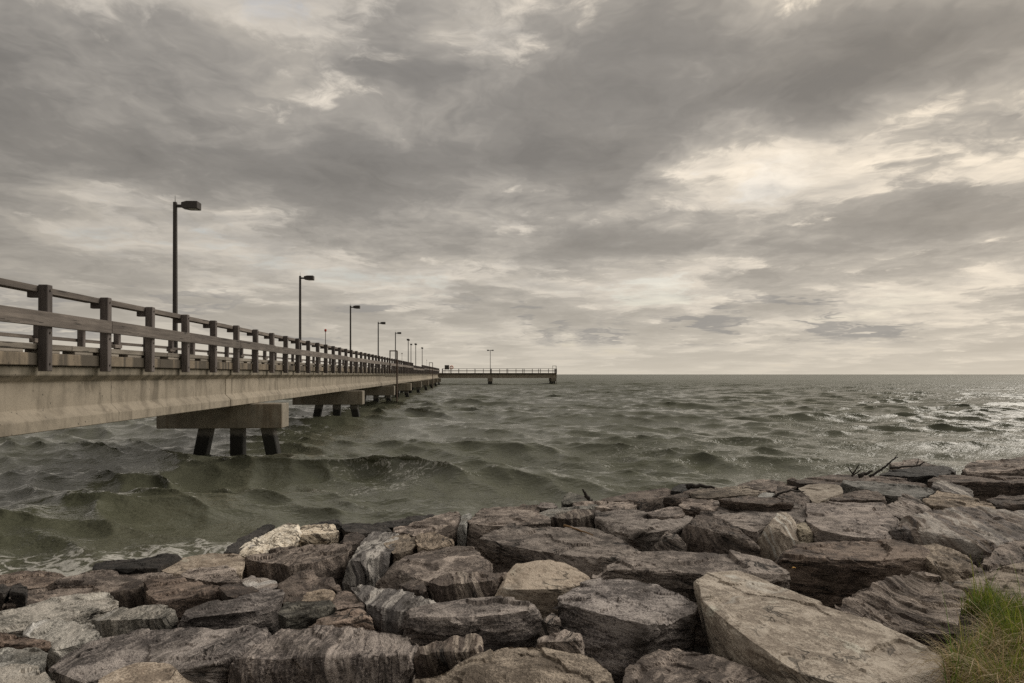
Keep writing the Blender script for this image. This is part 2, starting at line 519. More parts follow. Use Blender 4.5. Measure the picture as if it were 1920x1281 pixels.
M_POST = make_wood('weathered_post_wood', (14, 14, 1.2), (0.055, 0.046, 0.042), (0.100, 0.086, 0.080), (0.155, 0.135, 0.125))
M_RAIL = make_wood('weathered_rail_wood', (14, 0.9, 14), (0.070, 0.058, 0.050), (0.140, 0.120, 0.105), (0.220, 0.190, 0.165))
M_KERB = make_wood('bleached_kerb_wood', (14, 0.9, 14), (0.130, 0.112, 0.092), (0.235, 0.208, 0.175), (0.330, 0.298, 0.255))
M_RAILX = make_wood('weathered_head_wood', (0.9, 14, 14), (0.060, 0.050, 0.045), (0.110, 0.095, 0.085), (0.170, 0.148, 0.130))
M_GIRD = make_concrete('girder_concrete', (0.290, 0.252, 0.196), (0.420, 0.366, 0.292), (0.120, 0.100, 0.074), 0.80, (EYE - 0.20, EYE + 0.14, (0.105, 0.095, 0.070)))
M_CAP = make_concrete('cap_concrete', (0.215, 0.192, 0.155), (0.350, 0.308, 0.245), (0.135, 0.095, 0.060), 0.75)
M_SLAB = make_concrete('slab_concrete', (0.190, 0.155, 0.115), (0.400, 0.325, 0.235), (0.045, 0.038, 0.030), 0.6, None, (0.075, 0.064, 0.050))
M_STEEL = make_plain('dark_lamp_steel', (0.045, 0.038, 0.034), 0.5, 0.3)
M_RUST = make_plain('rusted_steel', (0.075, 0.048, 0.032), 0.75)
M_BOLT = make_plain('galvanised_bolt', (0.16, 0.14, 0.12), 0.5, 0.6)
M_GLASS = make_plain('lamp_lens', (0.22, 0.20, 0.17), 0.25)
M_RED = make_plain('red_paint', (0.45, 0.05, 0.03), 0.5)
M_ORANGE = make_plain('orange_ring', (0.70, 0.19, 0.05), 0.5)
M_SIGN = make_plain('dark_sign', (0.055, 0.05, 0.045), 0.6)


def pile_material():
    m, t, b = new_mat('pile_concrete')
    geo = t.n.new('ShaderNodeNewGeometry').outputs['Position']
    n = t.noise(geo, 5.0, 4, 0.6)
    z = t.sep(geo)[2]
    zz = t.math('ADD', z, t.math('MULTIPLY', t.math('SUBTRACT', n, 0.5), 0.35))
    wet = t.mapr(zz, 0.62, 0.48, 0, 1)                      # growth up to the high-water line
    col = t.mix(n, (0.090, 0.083, 0.072), (0.165, 0.150, 0.128))
    col = t.mix(wet, col, t.mix(n, (0.009, 0.009, 0.008), (0.022, 0.020, 0.015)))
    t._in(b.inputs['Base Color'], col); b.inputs['Roughness'].default_value = 0.75
    t._in(b.inputs['Normal'], t.bump(n, 0.5, 0.02))
    return m


M_PILE = pile_material()

PA = math.atan(85.0 / F)                    # the pier runs 3.8 degrees left of the view axis
pier = empty('fishing_pier', (0, 0, 0), PA)
tag(pier, 'long concrete fishing pier with weathered timber railings, ending in a cross head', 'pier')
DECK = EYE + 0.34                           # top of the deck slab
XO, XI = -6.70, -10.25                      # outer faces of the near and far railing posts
Y_0, Y_END = -1.0, 171.0
CAPS = [5.45 + 17.15 * k for k in range(10)]
SP = 1.83
rnd = random.Random(4)


def build_pier():
    # --- pile caps on three piles each
    cap_me = MB().box(-1.98, 1.98, -0.43, 0.43, -0.80, 0).mesh('pile_cap', M_CAP, 0.025)

    def pile_mesh(lean):
        h = 0.205; rings = []
        for z in (0.0, -4.6):
            o = lean * -z
            rings.append([(o - h, -h, z), (o + h, -h, z), (o + h, h, z), (o - h, h, z)])
        return MB().loft(rings).mesh('pile', M_PILE, 0.03)
    pm = [pile_mesh(-0.20), pile_mesh(0.0), pile_mesh(0.20)]
    for yc in CAPS:
        c = link('pile_cap', cap_me, pier, (-7.96, yc + 0.43, EYE - 0.952))
        for px, me in zip((-0.55, 0.45, 1.42), pm):
            link('pile', me, c, (px, 0.0, -0.798))
    # --- girders, one per span and side, with the bulb profile of precast beams
    prof = [(0.22, 1.083), (0.22, 0.93), (0.07, 0.81), (0.07, 0.36), (0.22, 0.20), (0.22, 0.0),
            (-0.22, 0.0), (-0.22, 0.20), (-0.07, 0.36), (-0.07, 0.81), (-0.22, 0.93), (-0.22, 1.083)]
    ends = [Y_0 - 6] + [c - 2.0 for c in CAPS] + [Y_END + 1.5]
    lens = {}
    for a, b2 in zip(ends[:-1], ends[1:]):
        L = round(b2 - a - 0.055, 3)
        if L not in lens:
            n = 8
            lens[L] = MB().loft([[(x, L * k / n, z) for x, z in prof] for k in range(n + 1)]).mesh('girder', M_GIRD, 0.012)
        for gx in (-7.15, -9.62):
            link('girder', lens[L], pier, (gx, a + 0.0275, EYE - 0.945))
    # --- deck slab in precast lengths
    y = Y_0 - 6; k = 0
    sl = MB().box(-10.08, -6.86, 0, 5.695, 0, 0.20).mesh('deck_slab', M_SLAB, 0.012)
    while y < Y_END - 4:
        link('deck_slab', sl, pier, (0, y, DECK - 0.20 + 0.004 * (k % 2))); y += 5.7; k += 1
    # --- kerb timbers on blocks along both edges
    kt = MB().box(-0.13, 0.13, 0.006, 3.794, 0, 0.095).mesh('kerb_timber', M_KERB, 0.012)
    bl = MB().box(-0.11, 0.11, 0, 0.58, 0, 0.055).mesh('kerb_block', M_KERB, 0.006)
    for ex in (-7.00, -9.92):
        y = 1.0
        while y < Y_END - 3:
            o = link('kerb_timber', kt, pier, (ex, y, DECK + 0.06), (0, 0, rnd.uniform(-.002, .002)))
            if y < 75:
                for j in range(4):
                    link('kerb_block', bl, o, (0, 0.08 + 0.95 * j + rnd.uniform(-.06, .06), -0.055))
            y += 3.8
    # --- railings: posts bolted to the slab edge, cap plank inside the post heads, middle rail outside
    TOP = EYE + 1.44
    post_h = TOP - (EYE + 0.05)
    post = MB().box(-0.075, 0.075, -0.07, 0.07, 0, post_h).mesh('post', M_POST, 0.010)
    post_s = MB().box(-0.075, 0.075, -0.07, 0.07, 0, post_h - 0.28).mesh('post', M_POST, 0.010)
    blk = MB().box(-0.09, 0.09, -0.05, 0.05, -0.10, 0).mesh('block', M_POST, 0.006)
    bolt = MB().tube([(0, 0, 0), (0.02, 0, 0)], 0.018, 6).mesh('bolt', M_BOLT)
    ys = [11.47 + SP * (i - 5) for i in range(int((Y_END - 3 - 1.3) / SP) + 1)]
    for side, X in ((1, XO), (-1, XI)):
        for y in ys:
            if side < 0 and y < 3: continue
            low = side > 0 and 87 < y < 106
            p = link('post', post_s if low else post, pier, (X - 0.075 * side + rnd.uniform(-.006, .006), y + rnd.uniform(-.02, .02), EYE + 0.05),
                     (rnd.uniform(-.006, .006), rnd.uniform(-.006, .006), rnd.uniform(-.03, .03)))
            z = post_h - (0.28 if low else 0) - 0.105
            if y < 120:
                link('block', blk, p, (-0.17 * side, 0, z))
            if y < 40:
                for bz in (post_h - 0.09, 0.12, 0.62):
                    link('bolt', bolt, p, (0.075 * side if side > 0 else -0.095, 0.0, bz))
        # planks, two bays long
        tp = MB().box(-0.13, 0.13, 0.008, 2 * SP - 0.008, -0.10, 0).mesh('top_rail', M_RAIL, 0.006)
        mr = MB().box(-0.025, 0.025, 0.008, 2 * SP - 0.008, 0, 0.235 if side > 0 else 0.085).mesh('middle_rail', M_RAIL, 0.008)
        bk = MB().box(-0.07, 0.07, -0.28, 0.12, -0.10, -0.002).mesh('bracket', M_RAIL, 0.008)
        for i in range(0, len(ys) - 1, 2):
            y = ys[i]
            if side < 0 and y < 3: continue
            low = side > 0 and 86 < y < 105
            dz = -0.28 if low else 0
            link('top_rail', tp, pier, (X - 0.285 * side, y, TOP - 0.004 + dz + rnd.uniform(-.01, .006)),
                 (rnd.uniform(-.003, .003), 0.05 * side, rnd.uniform(-.003, .003)))
            o = link('middle_rail', mr, pier, (X + 0.029 * side, y, EYE + (0.76 if side > 0 else 0.86) + dz * 0.6 + rnd.uniform(-.012, .012)),
                     (rnd.uniform(-.004, .004), 0, rnd.uniform(-.002, .002)))
            if side < 0 and y < 90: link('bracket', bk, o, (0.16, 2 * SP - 0.05, 0))
    # --- the cross head at the far end
    HX0, HX1, HY = -40.0, 22.6, Y_END - 1.0
    hp = [(HX0 + (HX1 - HX0) * k / 4, HX0 + (HX1 - HX0) * (k + 1) / 4) for k in range(4)]
    for a, b2 in hp:
        L = b2 - a - 0.03
        pr2 = [(y, z) for y, z in prof]
        g = MB().loft([[(L * k / 4, -y, z) for y, z in pr2] for k in range(5)]).mesh('girder', M_GIRD, 0.0)
        for gy in (0.6, 4.2): link('girder', g, pier, (a, HY + gy, EYE - 0.945))
        s2 = MB().box(0, L, 0, 4.8, 0, 0.20).mesh('deck_slab', M_SLAB, 0)
        link('deck_slab', s2, pier, (a, HY, DECK - 0.205))
    capx = MB().box(-0.55, 0.55, 0.0, 5.6, -0.80, 0).mesh('pile_cap', M_CAP, 0.025)
    for cx in (21.7, 5.9, -25.0):
        c = link('pile_cap', capx, pier, (cx, HY - 0.3, EYE - 0.952))
        for yy in (0.8, 4.6):
            for xx in (-0.28, 0.28): link('pile', pm[1], c, (xx, yy, -0.798))
    hs = 2.04
    n = int((HX1 + 6.2) / hs)
    for row, yy in ((0, HY + 0.12), (1, HY + 4.6)):
        for i in range(n + 1):
            x = HX1 - 0.1 - hs * i
            if row and i % 2: continue
            p = link('post', post, pier, (x, yy, EYE + 0.05), (0, 0, 1.5708))
        th = MB().box(0, hs * 2, -0.12, 0.12, -0.06, 0).mesh('top_rail', M_RAILX, 0)
        mh = MB().box(0, hs * 2, -0.03, 0.03, 0, 0.17).mesh('middle_rail', M_RAILX, 0)
        for i in range(0, n, 2):
            x = HX1 - hs * (i + 2)
            link('top_rail', th, pier, (x, yy + 0.1, TOP + 0.01)); link('middle_rail', mh, pier, (x, yy - 0.11, EYE + 0.78))
    # end railing across the tip
    for i in range(3):
        link('post', post, pier, (HX1 - 0.02, HY + 0.9 + 1.2 * i, EYE + 0.05))


build_pier()


def pier_at(x, y, z=0.0):
    """pier coordinates to world"""
    c, s = math.cos(PA), math.sin(PA)
    return Vector((x * c - y * s, x * s + y * c, z))


# ------------------------------------------------------------------ lamp posts and small fittings on the pier
def lamp_meshes():
    H = 6.05
    d = {}
    d['pole'] = MB().loft([[(-w, -w, z), (w, -w, z), (w, w, z), (-w, w, z)] for z, w in ((0, 0.072), (H, 0.058))]).mesh('pole', M_STEEL, 0.012)
    d['base'] = MB().box(-0.15, 0.15, -0.15, 0.15, 0, 0.03).mesh('base_plate', M_STEEL, 0.005)
    d['arm'] = MB().box(0.066, 0.30, -0.04, 0.04, -0.05, 0.05).mesh('arm', M_STEEL, 0.008)
    hd = MB().loft([[(0.26, -0.15, -0.10), (0.26, 0.15, -0.10), (0.26, 0.15, 0.09), (0.26, -0.15, 0.09)],
                    [(0.46, -0.20, -0.13), (0.46, 0.20, -0.13), (0.46, 0.20, 0.13), (0.46, -0.20, 0.13)],
                    [(0.84, -0.20, -0.13), (0.84, 0.20, -0.13), (0.84, 0.20, 0.13), (0.84, -0.20, 0.13)]])
    d['head'] = hd.mesh('lamp_head', M_STEEL, 0.012)
    d['lens'] = MB().box(0.50, 0.80, -0.16, 0.16, -0.142, -0.126).mesh('lens', M_GLASS, 0.004)
    d['rod'] = MB().tube([(0, 0, 0), (0, 0, 0.26)], [0.012, 0.004], 6).mesh('rod', M_STEEL)
    return d, H


LM, LAMP_H = lamp_meshes()


def lamp(x, y, label, arms=(0.0,), scale=1.0, tall=True):
    p = pier_at(x, y)
    o = empty('lamp_post', (p.x, p.y, EYE + 0.10), PA)
    tag(o, label, 'lamp post', 'lamp posts along the pier')
    link('base_plate', LM['base'], o, (0, 0, 0.0))
    link('pole', LM['pole'], o, (0, 0, 0.02))
    for a in arms:
        ar = link('arm', LM['arm'], o, (0, 0, LAMP_H - 0.12), (0, 0, a))
        h = link('lamp_head', LM['head'], o, (0, 0, LAMP_H - 0.10), (0, 0, a))
        link('lens', LM['lens'], h)
    link('rod', LM['rod'], o, (0, 0, LAMP_H + 0.01))
    br = MB().box(0.079, 0.30, -0.08, 0.08, 0.02, 0.10).mesh('bracket', M_STEEL, 0.006)
    link('bracket', br, o)
    if scale != 1.0: o.scale = (scale,) * 3
    return o


LX = -10.42
lamp(LX, 25.2, 'tallest-looking lamp post, nearest of the row, with its square head over the pier')
lamp(LX, 43.6, 'second nearest lamp post of the row on the pier, dark pole with one arm')
lamp(LX, 62.2, 'third nearest lamp post of the row on the pier, dark pole with one arm')
lamp(LX, 81.5, 'fourth nearest lamp post of the row on the pier, dark pole with one arm')
lamp(LX, 101.0, 'fifth nearest lamp post of the row, behind the near ladder frame on the pier')
lamp(LX, 123.0, 'sixth lamp post of the row, first of those whose heads look end-on like an oval', (1.5708, -1.5708), 1.02)
lamp(LX, 129.0, 'short thick lamp post just right of the first oval-headed lamp', (1.5708,), 0.93)
lamp(LX, 141.0, 'lamp post with oval-looking head between the short thick one and the last of the row', (1.5708, -1.5708), 1.02)
lamp(LX, 161.4, 'last and smallest lamp post of the row, before the pier head', (1.5708, -1.5708), 1.02)
lamp(5.95, 172.2, 'two-headed lamp post standing alone on the pier head at the right', (0.0, 3.14159), 1.0)


def marker(x, y, h, label, red):
    p = pier_at(x, y)
    o = empty('marker_pole', (p.x, p.y, DECK), PA); tag(o, label, 'pole', 'thin poles along the far railing')
    link('pole', MB().tube([(0, 0, 0), (0, 0, h)], [0.03, 0.022], 6).mesh('pole', M_RUST), o)
    tip = MB().tube([(0, 0, h), (0, 0, h + 0.05), (0, 0, h + 0.16), (0, 0, h + 0.2)], [0.03, 0.08, 0.08, 0.02], 8).mesh('tip', M_RED if red else M_RUST)
    link('tip', tip, o)


marker(-9.75, 48.0, 2.6, 'thin pole with a red tip rising above the railing between two lamp posts', True)
marker(-9.75, 104.0, 2.7, 'thin bare pole just right of the near ladder frame on the pier', False)
marker(-9.75, 168.0, 3.0, 'thinnest bare pole left of the far ladder frame', False)


def ladder(x, y, w, top, label, rz=PA, bottom=-1.4, deck_off=0.0):
    p = pier_at(x, y)
    o = empty('ladder', (p.x, p.y, 0), rz); tag(o, label, 'ladder', 'steel ladders on the pier')
    r = 0.045
    link('outer_rail', MB().tube([(0, 0, bottom), (0, 0, top)], r, 8).mesh('outer_rail', M_RUST), o)
    link('inner_rail', MB().tube([(-w, 0, EYE + 0.05), (-w, 0, top)], r, 8).mesh('inner_rail', M_RUST), o)
    link('grab_bar', MB().tube([(-w - r, 0, top), (r, 0, top)], r, 8).mesh('grab_bar', M_RUST), o)
    link('second_rail', MB().tube([(0, 0.42, bottom), (0, 0.42, top)], r, 8).mesh('second_rail', M_RUST), o)
    rg = MB().tube([(0, 0, 0), (0, 0.42, 0)], 0.02, 6).mesh('rung', M_RUST)
    z = bottom + 0.3
    while z < EYE + 0.1:
        link('rung', rg, o, (0, 0, z)); z += 0.31
    for z in (EYE - 0.2, EYE + 0.2):
        link('stay', MB().tube([(0, 0.2, z), (-1.0, 0.2, z)], 0.025, 6).mesh('stay', M_RUST), o)


ladder(-5.72, 56.5, 0.55, EYE + 1.92, 'near rusty ladder frame with a rail running down into the water, beside the pier')
ladder(-5.80, 117.0, 0.55, EYE + 1.98, 'far small ladder frame beside the pier, near the pier head')
ladder(22.3, 169.2, 0.9, EYE + 2.1, 'ladder frame at the right tip of the pier head')

# notice board and life ring where the head begins
p = pier_at(-4.9, 170.6)
o = empty('notice_board', (p.x, p.y, DECK), PA); tag(o, 'dark notice board on two legs where the pier head begins', 'sign')
for xx in (-0.5, 0.5): link('leg', MB().box(xx - .04, xx + .04, -.04, .04, 0, 1.95).mesh('leg', M_STEEL, 0), o)
link('panel', MB().box(-.56, .56, -.09, -.045, 0.85, 1.95).mesh('panel', M_SIGN, 0.01), o)
for zz in (1.08, 1.26, 1.44, 1.62): link('slat', MB().box(-.46, .46, -.115, -.093, zz, zz + .05).mesh('slat', M_BOLT, 0), o)
p = pier_at(-3.75, 170.6)
o = empty('life_ring', (p.x, p.y, DECK), PA); tag(o, 'orange life ring on its stand right of the notice board', 'life ring')
link('stand', MB().box(-.05, .05, -.03, .03, 0, 1.7).mesh('stand', M_STEEL, 0), o)
ring = MB()
rr = []
for k in range(20):
    a = 2 * math.pi * k / 20
    c = Vector((math.cos(a) * 0.36, -0.10, 1.38 + math.sin(a) * 0.36)); n = Vector((math.cos(a), 0, math.sin(a)))
    rr.append([c + n * 0.11 * math.cos(q) + Vector((0, 1, 0)) * 0.065 * math.sin(q) for q in [2 * math.pi * j / 8 for j in range(8)]])
rr.append(rr[0]); ring.loft(rr, cap=False)
link('ring', ring.mesh('ring', M_ORANGE, 0, True), o)

# ------------------------------------------------------------------ rock armour
def rock_material(name, dark, mid, light, band=0.5, bandscale=7.0, grain=0.35, vein=None, veinamt=0.0, stain=(0.035, 0.028, 0.022),
                  stainamt=0.7, crack=0.85, rough=0.86, contrast=(0.435, 0.50, 0.575), stripes=None, bump=1.0, gain=1.72):
    """gneiss: fine foliation streaks in the rock's own frame (attribute rockco, z across the layers)"""
    m, t, b = new_mat(name)
    co = t.attr('rockco'); rnd = t.n.new('ShaderNodeObjectInfo').outputs['Random']
    w = t.vmath('SUBTRACT', t.noise(co, 1.7, 3, 0.55, color=True), (0.5, 0.5, 0.5))
    cw = t.vmath('ADD', co, t.vmath('MULTIPLY', w, (0.25, 0.25, 0.20)))
    fine = t.noise(t.vmath('MULTIPLY', cw, (5.0, 5.0, 46.0)), 1.0, 5, 0.62)
    bnd = t.noise(t.vmath('MULTIPLY', cw, (0.9, 0.9, bandscale)), 1.0, 4, 0.55)
    big = t.noise(co, 1.4, 4, 0.55)
    spk = t.noise(co, 70.0, 3, 0.7)
    mot = t.noise(t.vmath('MULTIPLY', cw, (1.0, 1.0, 2.6)), 9.0, 6, 0.68)
    f = t.math('ADD', t.math('ADD', t.math('MULTIPLY', fine, 0.42), t.math('MULTIPLY', mot, 0.58 - band * 0.5)), t.math('MULTIPLY', bnd, band * 0.5))
    f = t.math('ADD', f, t.math('MULTIPLY', t.math('SUBTRACT', spk, 0.5), grain))
    f = t.math('ADD', f, t.math('MULTIPLY', t.math('SUBTRACT', big, 0.5), 0.35))
    col = t.ramp(f, [(contrast[0], dark), (contrast[1], mid), (contrast[2], light)])
    if stripes:                                  # strong light and dark layering
        s = t.noise(t.vmath('MULTIPLY', cw, (0.5, 0.5, stripes[0])), 1.0, 3, 0.6)
        sc = t.ramp(s, [(0.34, stripes[1]), (0.44, stripes[2]), (0.50, stripes[1]), (0.56, stripes[3]), (0.66, stripes[2])])
        col = t.mix(stripes[4], col, sc)
    if vein:
        v1 = t.math('ABSOLUTE', t.math('SUBTRACT', t.noise(cw, 2.6, 4, 0.6, dist=0.9), 0.5))
        v2 = t.math('ABSOLUTE', t.math('SUBTRACT', t.noise(cw, 6.5, 3, 0.6, dist=0.6), 0.5))
        vm = t.math('MAXIMUM', t.mapr(v1, 0.010, 0.030, 1, 0), t.mapr(v2, 0.004, 0.020, 0.8, 0))
        col = t.mix(t.math('MULTIPLY', vm, veinamt), col, vein)
    st = t.math('MULTIPLY', t.mapr(t.noise(cw, 2.2, 6, 0.62), 0.50, 0.68, 0, stainamt, True), t.mapr(spk, 0.3, 0.6, 0.5, 1))
    col = t.mix(st, col, stain)
    qv = t.noise(t.vmath('MULTIPLY', cw, (0.35, 0.35, 7.0)), 1.0, 3, 0.6)
    col = t.mix(t.math('MULTIPLY', t.mapr(qv, 0.635, 0.68, 0, 0.7), t.mapr(mot, 0.35, 0.55, 0.3, 1)), col, tuple(min(k * 1.45, 0.5) for k in light))
    # a few pale scuffs and lichen flecks
    sc = t.math('MULTIPLY', t.mapr(t.noise(t.vmath('MULTIPLY', cw, (1, 1, 3.5)), 2.6, 5, 0.65), 0.58, 0.70, 0, 0.6, True), t.mapr(spk, 0.35, 0.6, 0.2, 1))
    col = t.mix(sc, col, tuple(min(k * 1.6, 0.6) for k in light))
    cr = t.math('ABSOLUTE', t.math('SUBTRACT', t.noise(t.vmath('MULTIPLY', cw, (0.8, 0.8, 7.5)), 1.0, 5, 0.6), 0.5))
    crm = t.math('MULTIPLY', t.mapr(cr, 0.004, 0.016, 1, 0), t.mapr(t.noise(co, 2.3, 3, 0.5), 0.52, 0.62, 0, 1))
    col = t.mix(t.math('MULTIPLY', crm, crack), col, (0.008, 0.007, 0.006))
    val = t.math('ADD', 0.80, t.math('MULTIPLY', rnd, 0.40))
    hue = t.mapr(t.math('FRACT', t.math('MULTIPLY', rnd, 7.31)), 0, 1, 0.98, 1.04)
    val = t.math('MULTIPLY', val, gain)
    col = t.mix(1.0, col, t.comb(t.math('MULTIPLY', val, hue), val, t.math('DIVIDE', val, hue)), 'MULTIPLY')
    # tide band: stone near the water is wet and darkened by weed
    geo = t.n.new('ShaderNodeNewGeometry').outputs['Position']
    wz = t.math('ADD', t.sep(geo)[2], t.math('MULTIPLY', t.math('SUBTRACT', t.noise(geo, 2.2, 4, 0.6), 0.5), 0.35))
    wet = t.mapr(wz, 0.33, 0.20, 0, 1, True)
    col = t.mix(t.math('MULTIPLY', wet, 0.78), col, (0.020, 0.019, 0.014))
    t._in(b.inputs['Base Color'], col)
    t._in(b.inputs['Roughness'], t.math('SUBTRACT', rough, t.math('MULTIPLY', wet, 0.28)))
    h = t.math('ADD', t.math('MULTIPLY', fine, 0.8), t.math('ADD', t.math('MULTIPLY', mot, 1.3), t.math('MULTIPLY', spk, 0.45)))
    h = t.math('SUBTRACT', h, t.math('MULTIPLY', crm, 0.9))
    t._in(b.inputs['Normal'], t.bump(h, bump, 0.040))
    return m


RM = {
    'A': rock_material('grey_brown_gneiss', (0.058, 0.047, 0.041), (0.150, 0.126, 0.110), (0.268, 0.232, 0.205)),
    'M': rock_material('mauve_grey_gneiss', (0.062, 0.053, 0.049), (0.150, 0.130, 0.120), (0.265, 0.234, 0.213), grain=0.45),
    'T': rock_material('tan_grey_gneiss', (0.085, 0.067, 0.050), (0.190, 0.156, 0.122), (0.300, 0.252, 0.200)),
    'B': rock_material('dark_brown_gneiss', (0.036, 0.028, 0.024), (0.090, 0.070, 0.058), (0.170, 0.138, 0.116)),
    'R': rock_material('red_brown_gneiss', (0.046, 0.034, 0.027), (0.122, 0.092, 0.075), (0.215, 0.168, 0.138)),
    'C': rock_material('pale_tan_granite', (0.190, 0.155, 0.122), (0.335, 0.284, 0.228), (0.440, 0.385, 0.320), band=0.35, bandscale=4.0,
                       grain=0.5, stain=(0.115, 0.085, 0.062), stainamt=0.55, crack=0.6, bump=0.6, gain=1.30),
    'D': rock_material('cream_veined_marble', (0.36, 0.31, 0.24), (0.55, 0.49, 0.40), (0.66, 0.61, 0.52), vein=(0.060, 0.048, 0.036), veinamt=0.95,
                       stain=(0.22, 0.18, 0.13), stainamt=0.4, bump=0.6, gain=1.3),
    'E': rock_material('black_and_white_gneiss', (0.080, 0.070, 0.064), (0.200, 0.180, 0.165), (0.36, 0.335, 0.31),
                       stripes=(9.0, (0.17, 0.155, 0.145), (0.055, 0.050, 0.050), (0.50, 0.47, 0.43), 0.80)),
    'S': rock_material('brown_striped_gneiss', (0.060, 0.046, 0.038), (0.150, 0.120, 0.100), (0.260, 0.215, 0.180),
                       stripes=(12.0, (0.115, 0.090, 0.075), (0.040, 0.030, 0.026), (0.40, 0.345, 0.29), 0.70)),
    'Q': rock_material('quartz_striped_gneiss', (0.085, 0.072, 0.064), (0.180, 0.155, 0.138), (0.280, 0.250, 0.225),
                       stripes=(5.5, (0.185, 0.150, 0.125), (0.110, 0.105, 0.108), (0.42, 0.40, 0.37), 0.70)),
    'F': rock_material('pale_grey_schist', (0.125, 0.122, 0.110), (0.270, 0.262, 0.240), (0.385, 0.370, 0.340), stain=(0.12, 0.095, 0.065), stainamt=0.40, grain=0.4, gain=1.35),
    'O': rock_material('olive_tan_schist', (0.075, 0.064, 0.044), (0.165, 0.142, 0.104), (0.260, 0.225, 0.170)),
    'G': rock_material('black_wet_rock', (0.010, 0.009, 0.008), (0.026, 0.023, 0.021), (0.060, 0.053, 0.048), rough=0.75, stainamt=0.3, gain=1.2),
    'K': rock_material('dark_green_grey_rock', (0.040, 0.038, 0.032), (0.082, 0.078, 0.066), (0.140, 0.132, 0.112)),
}

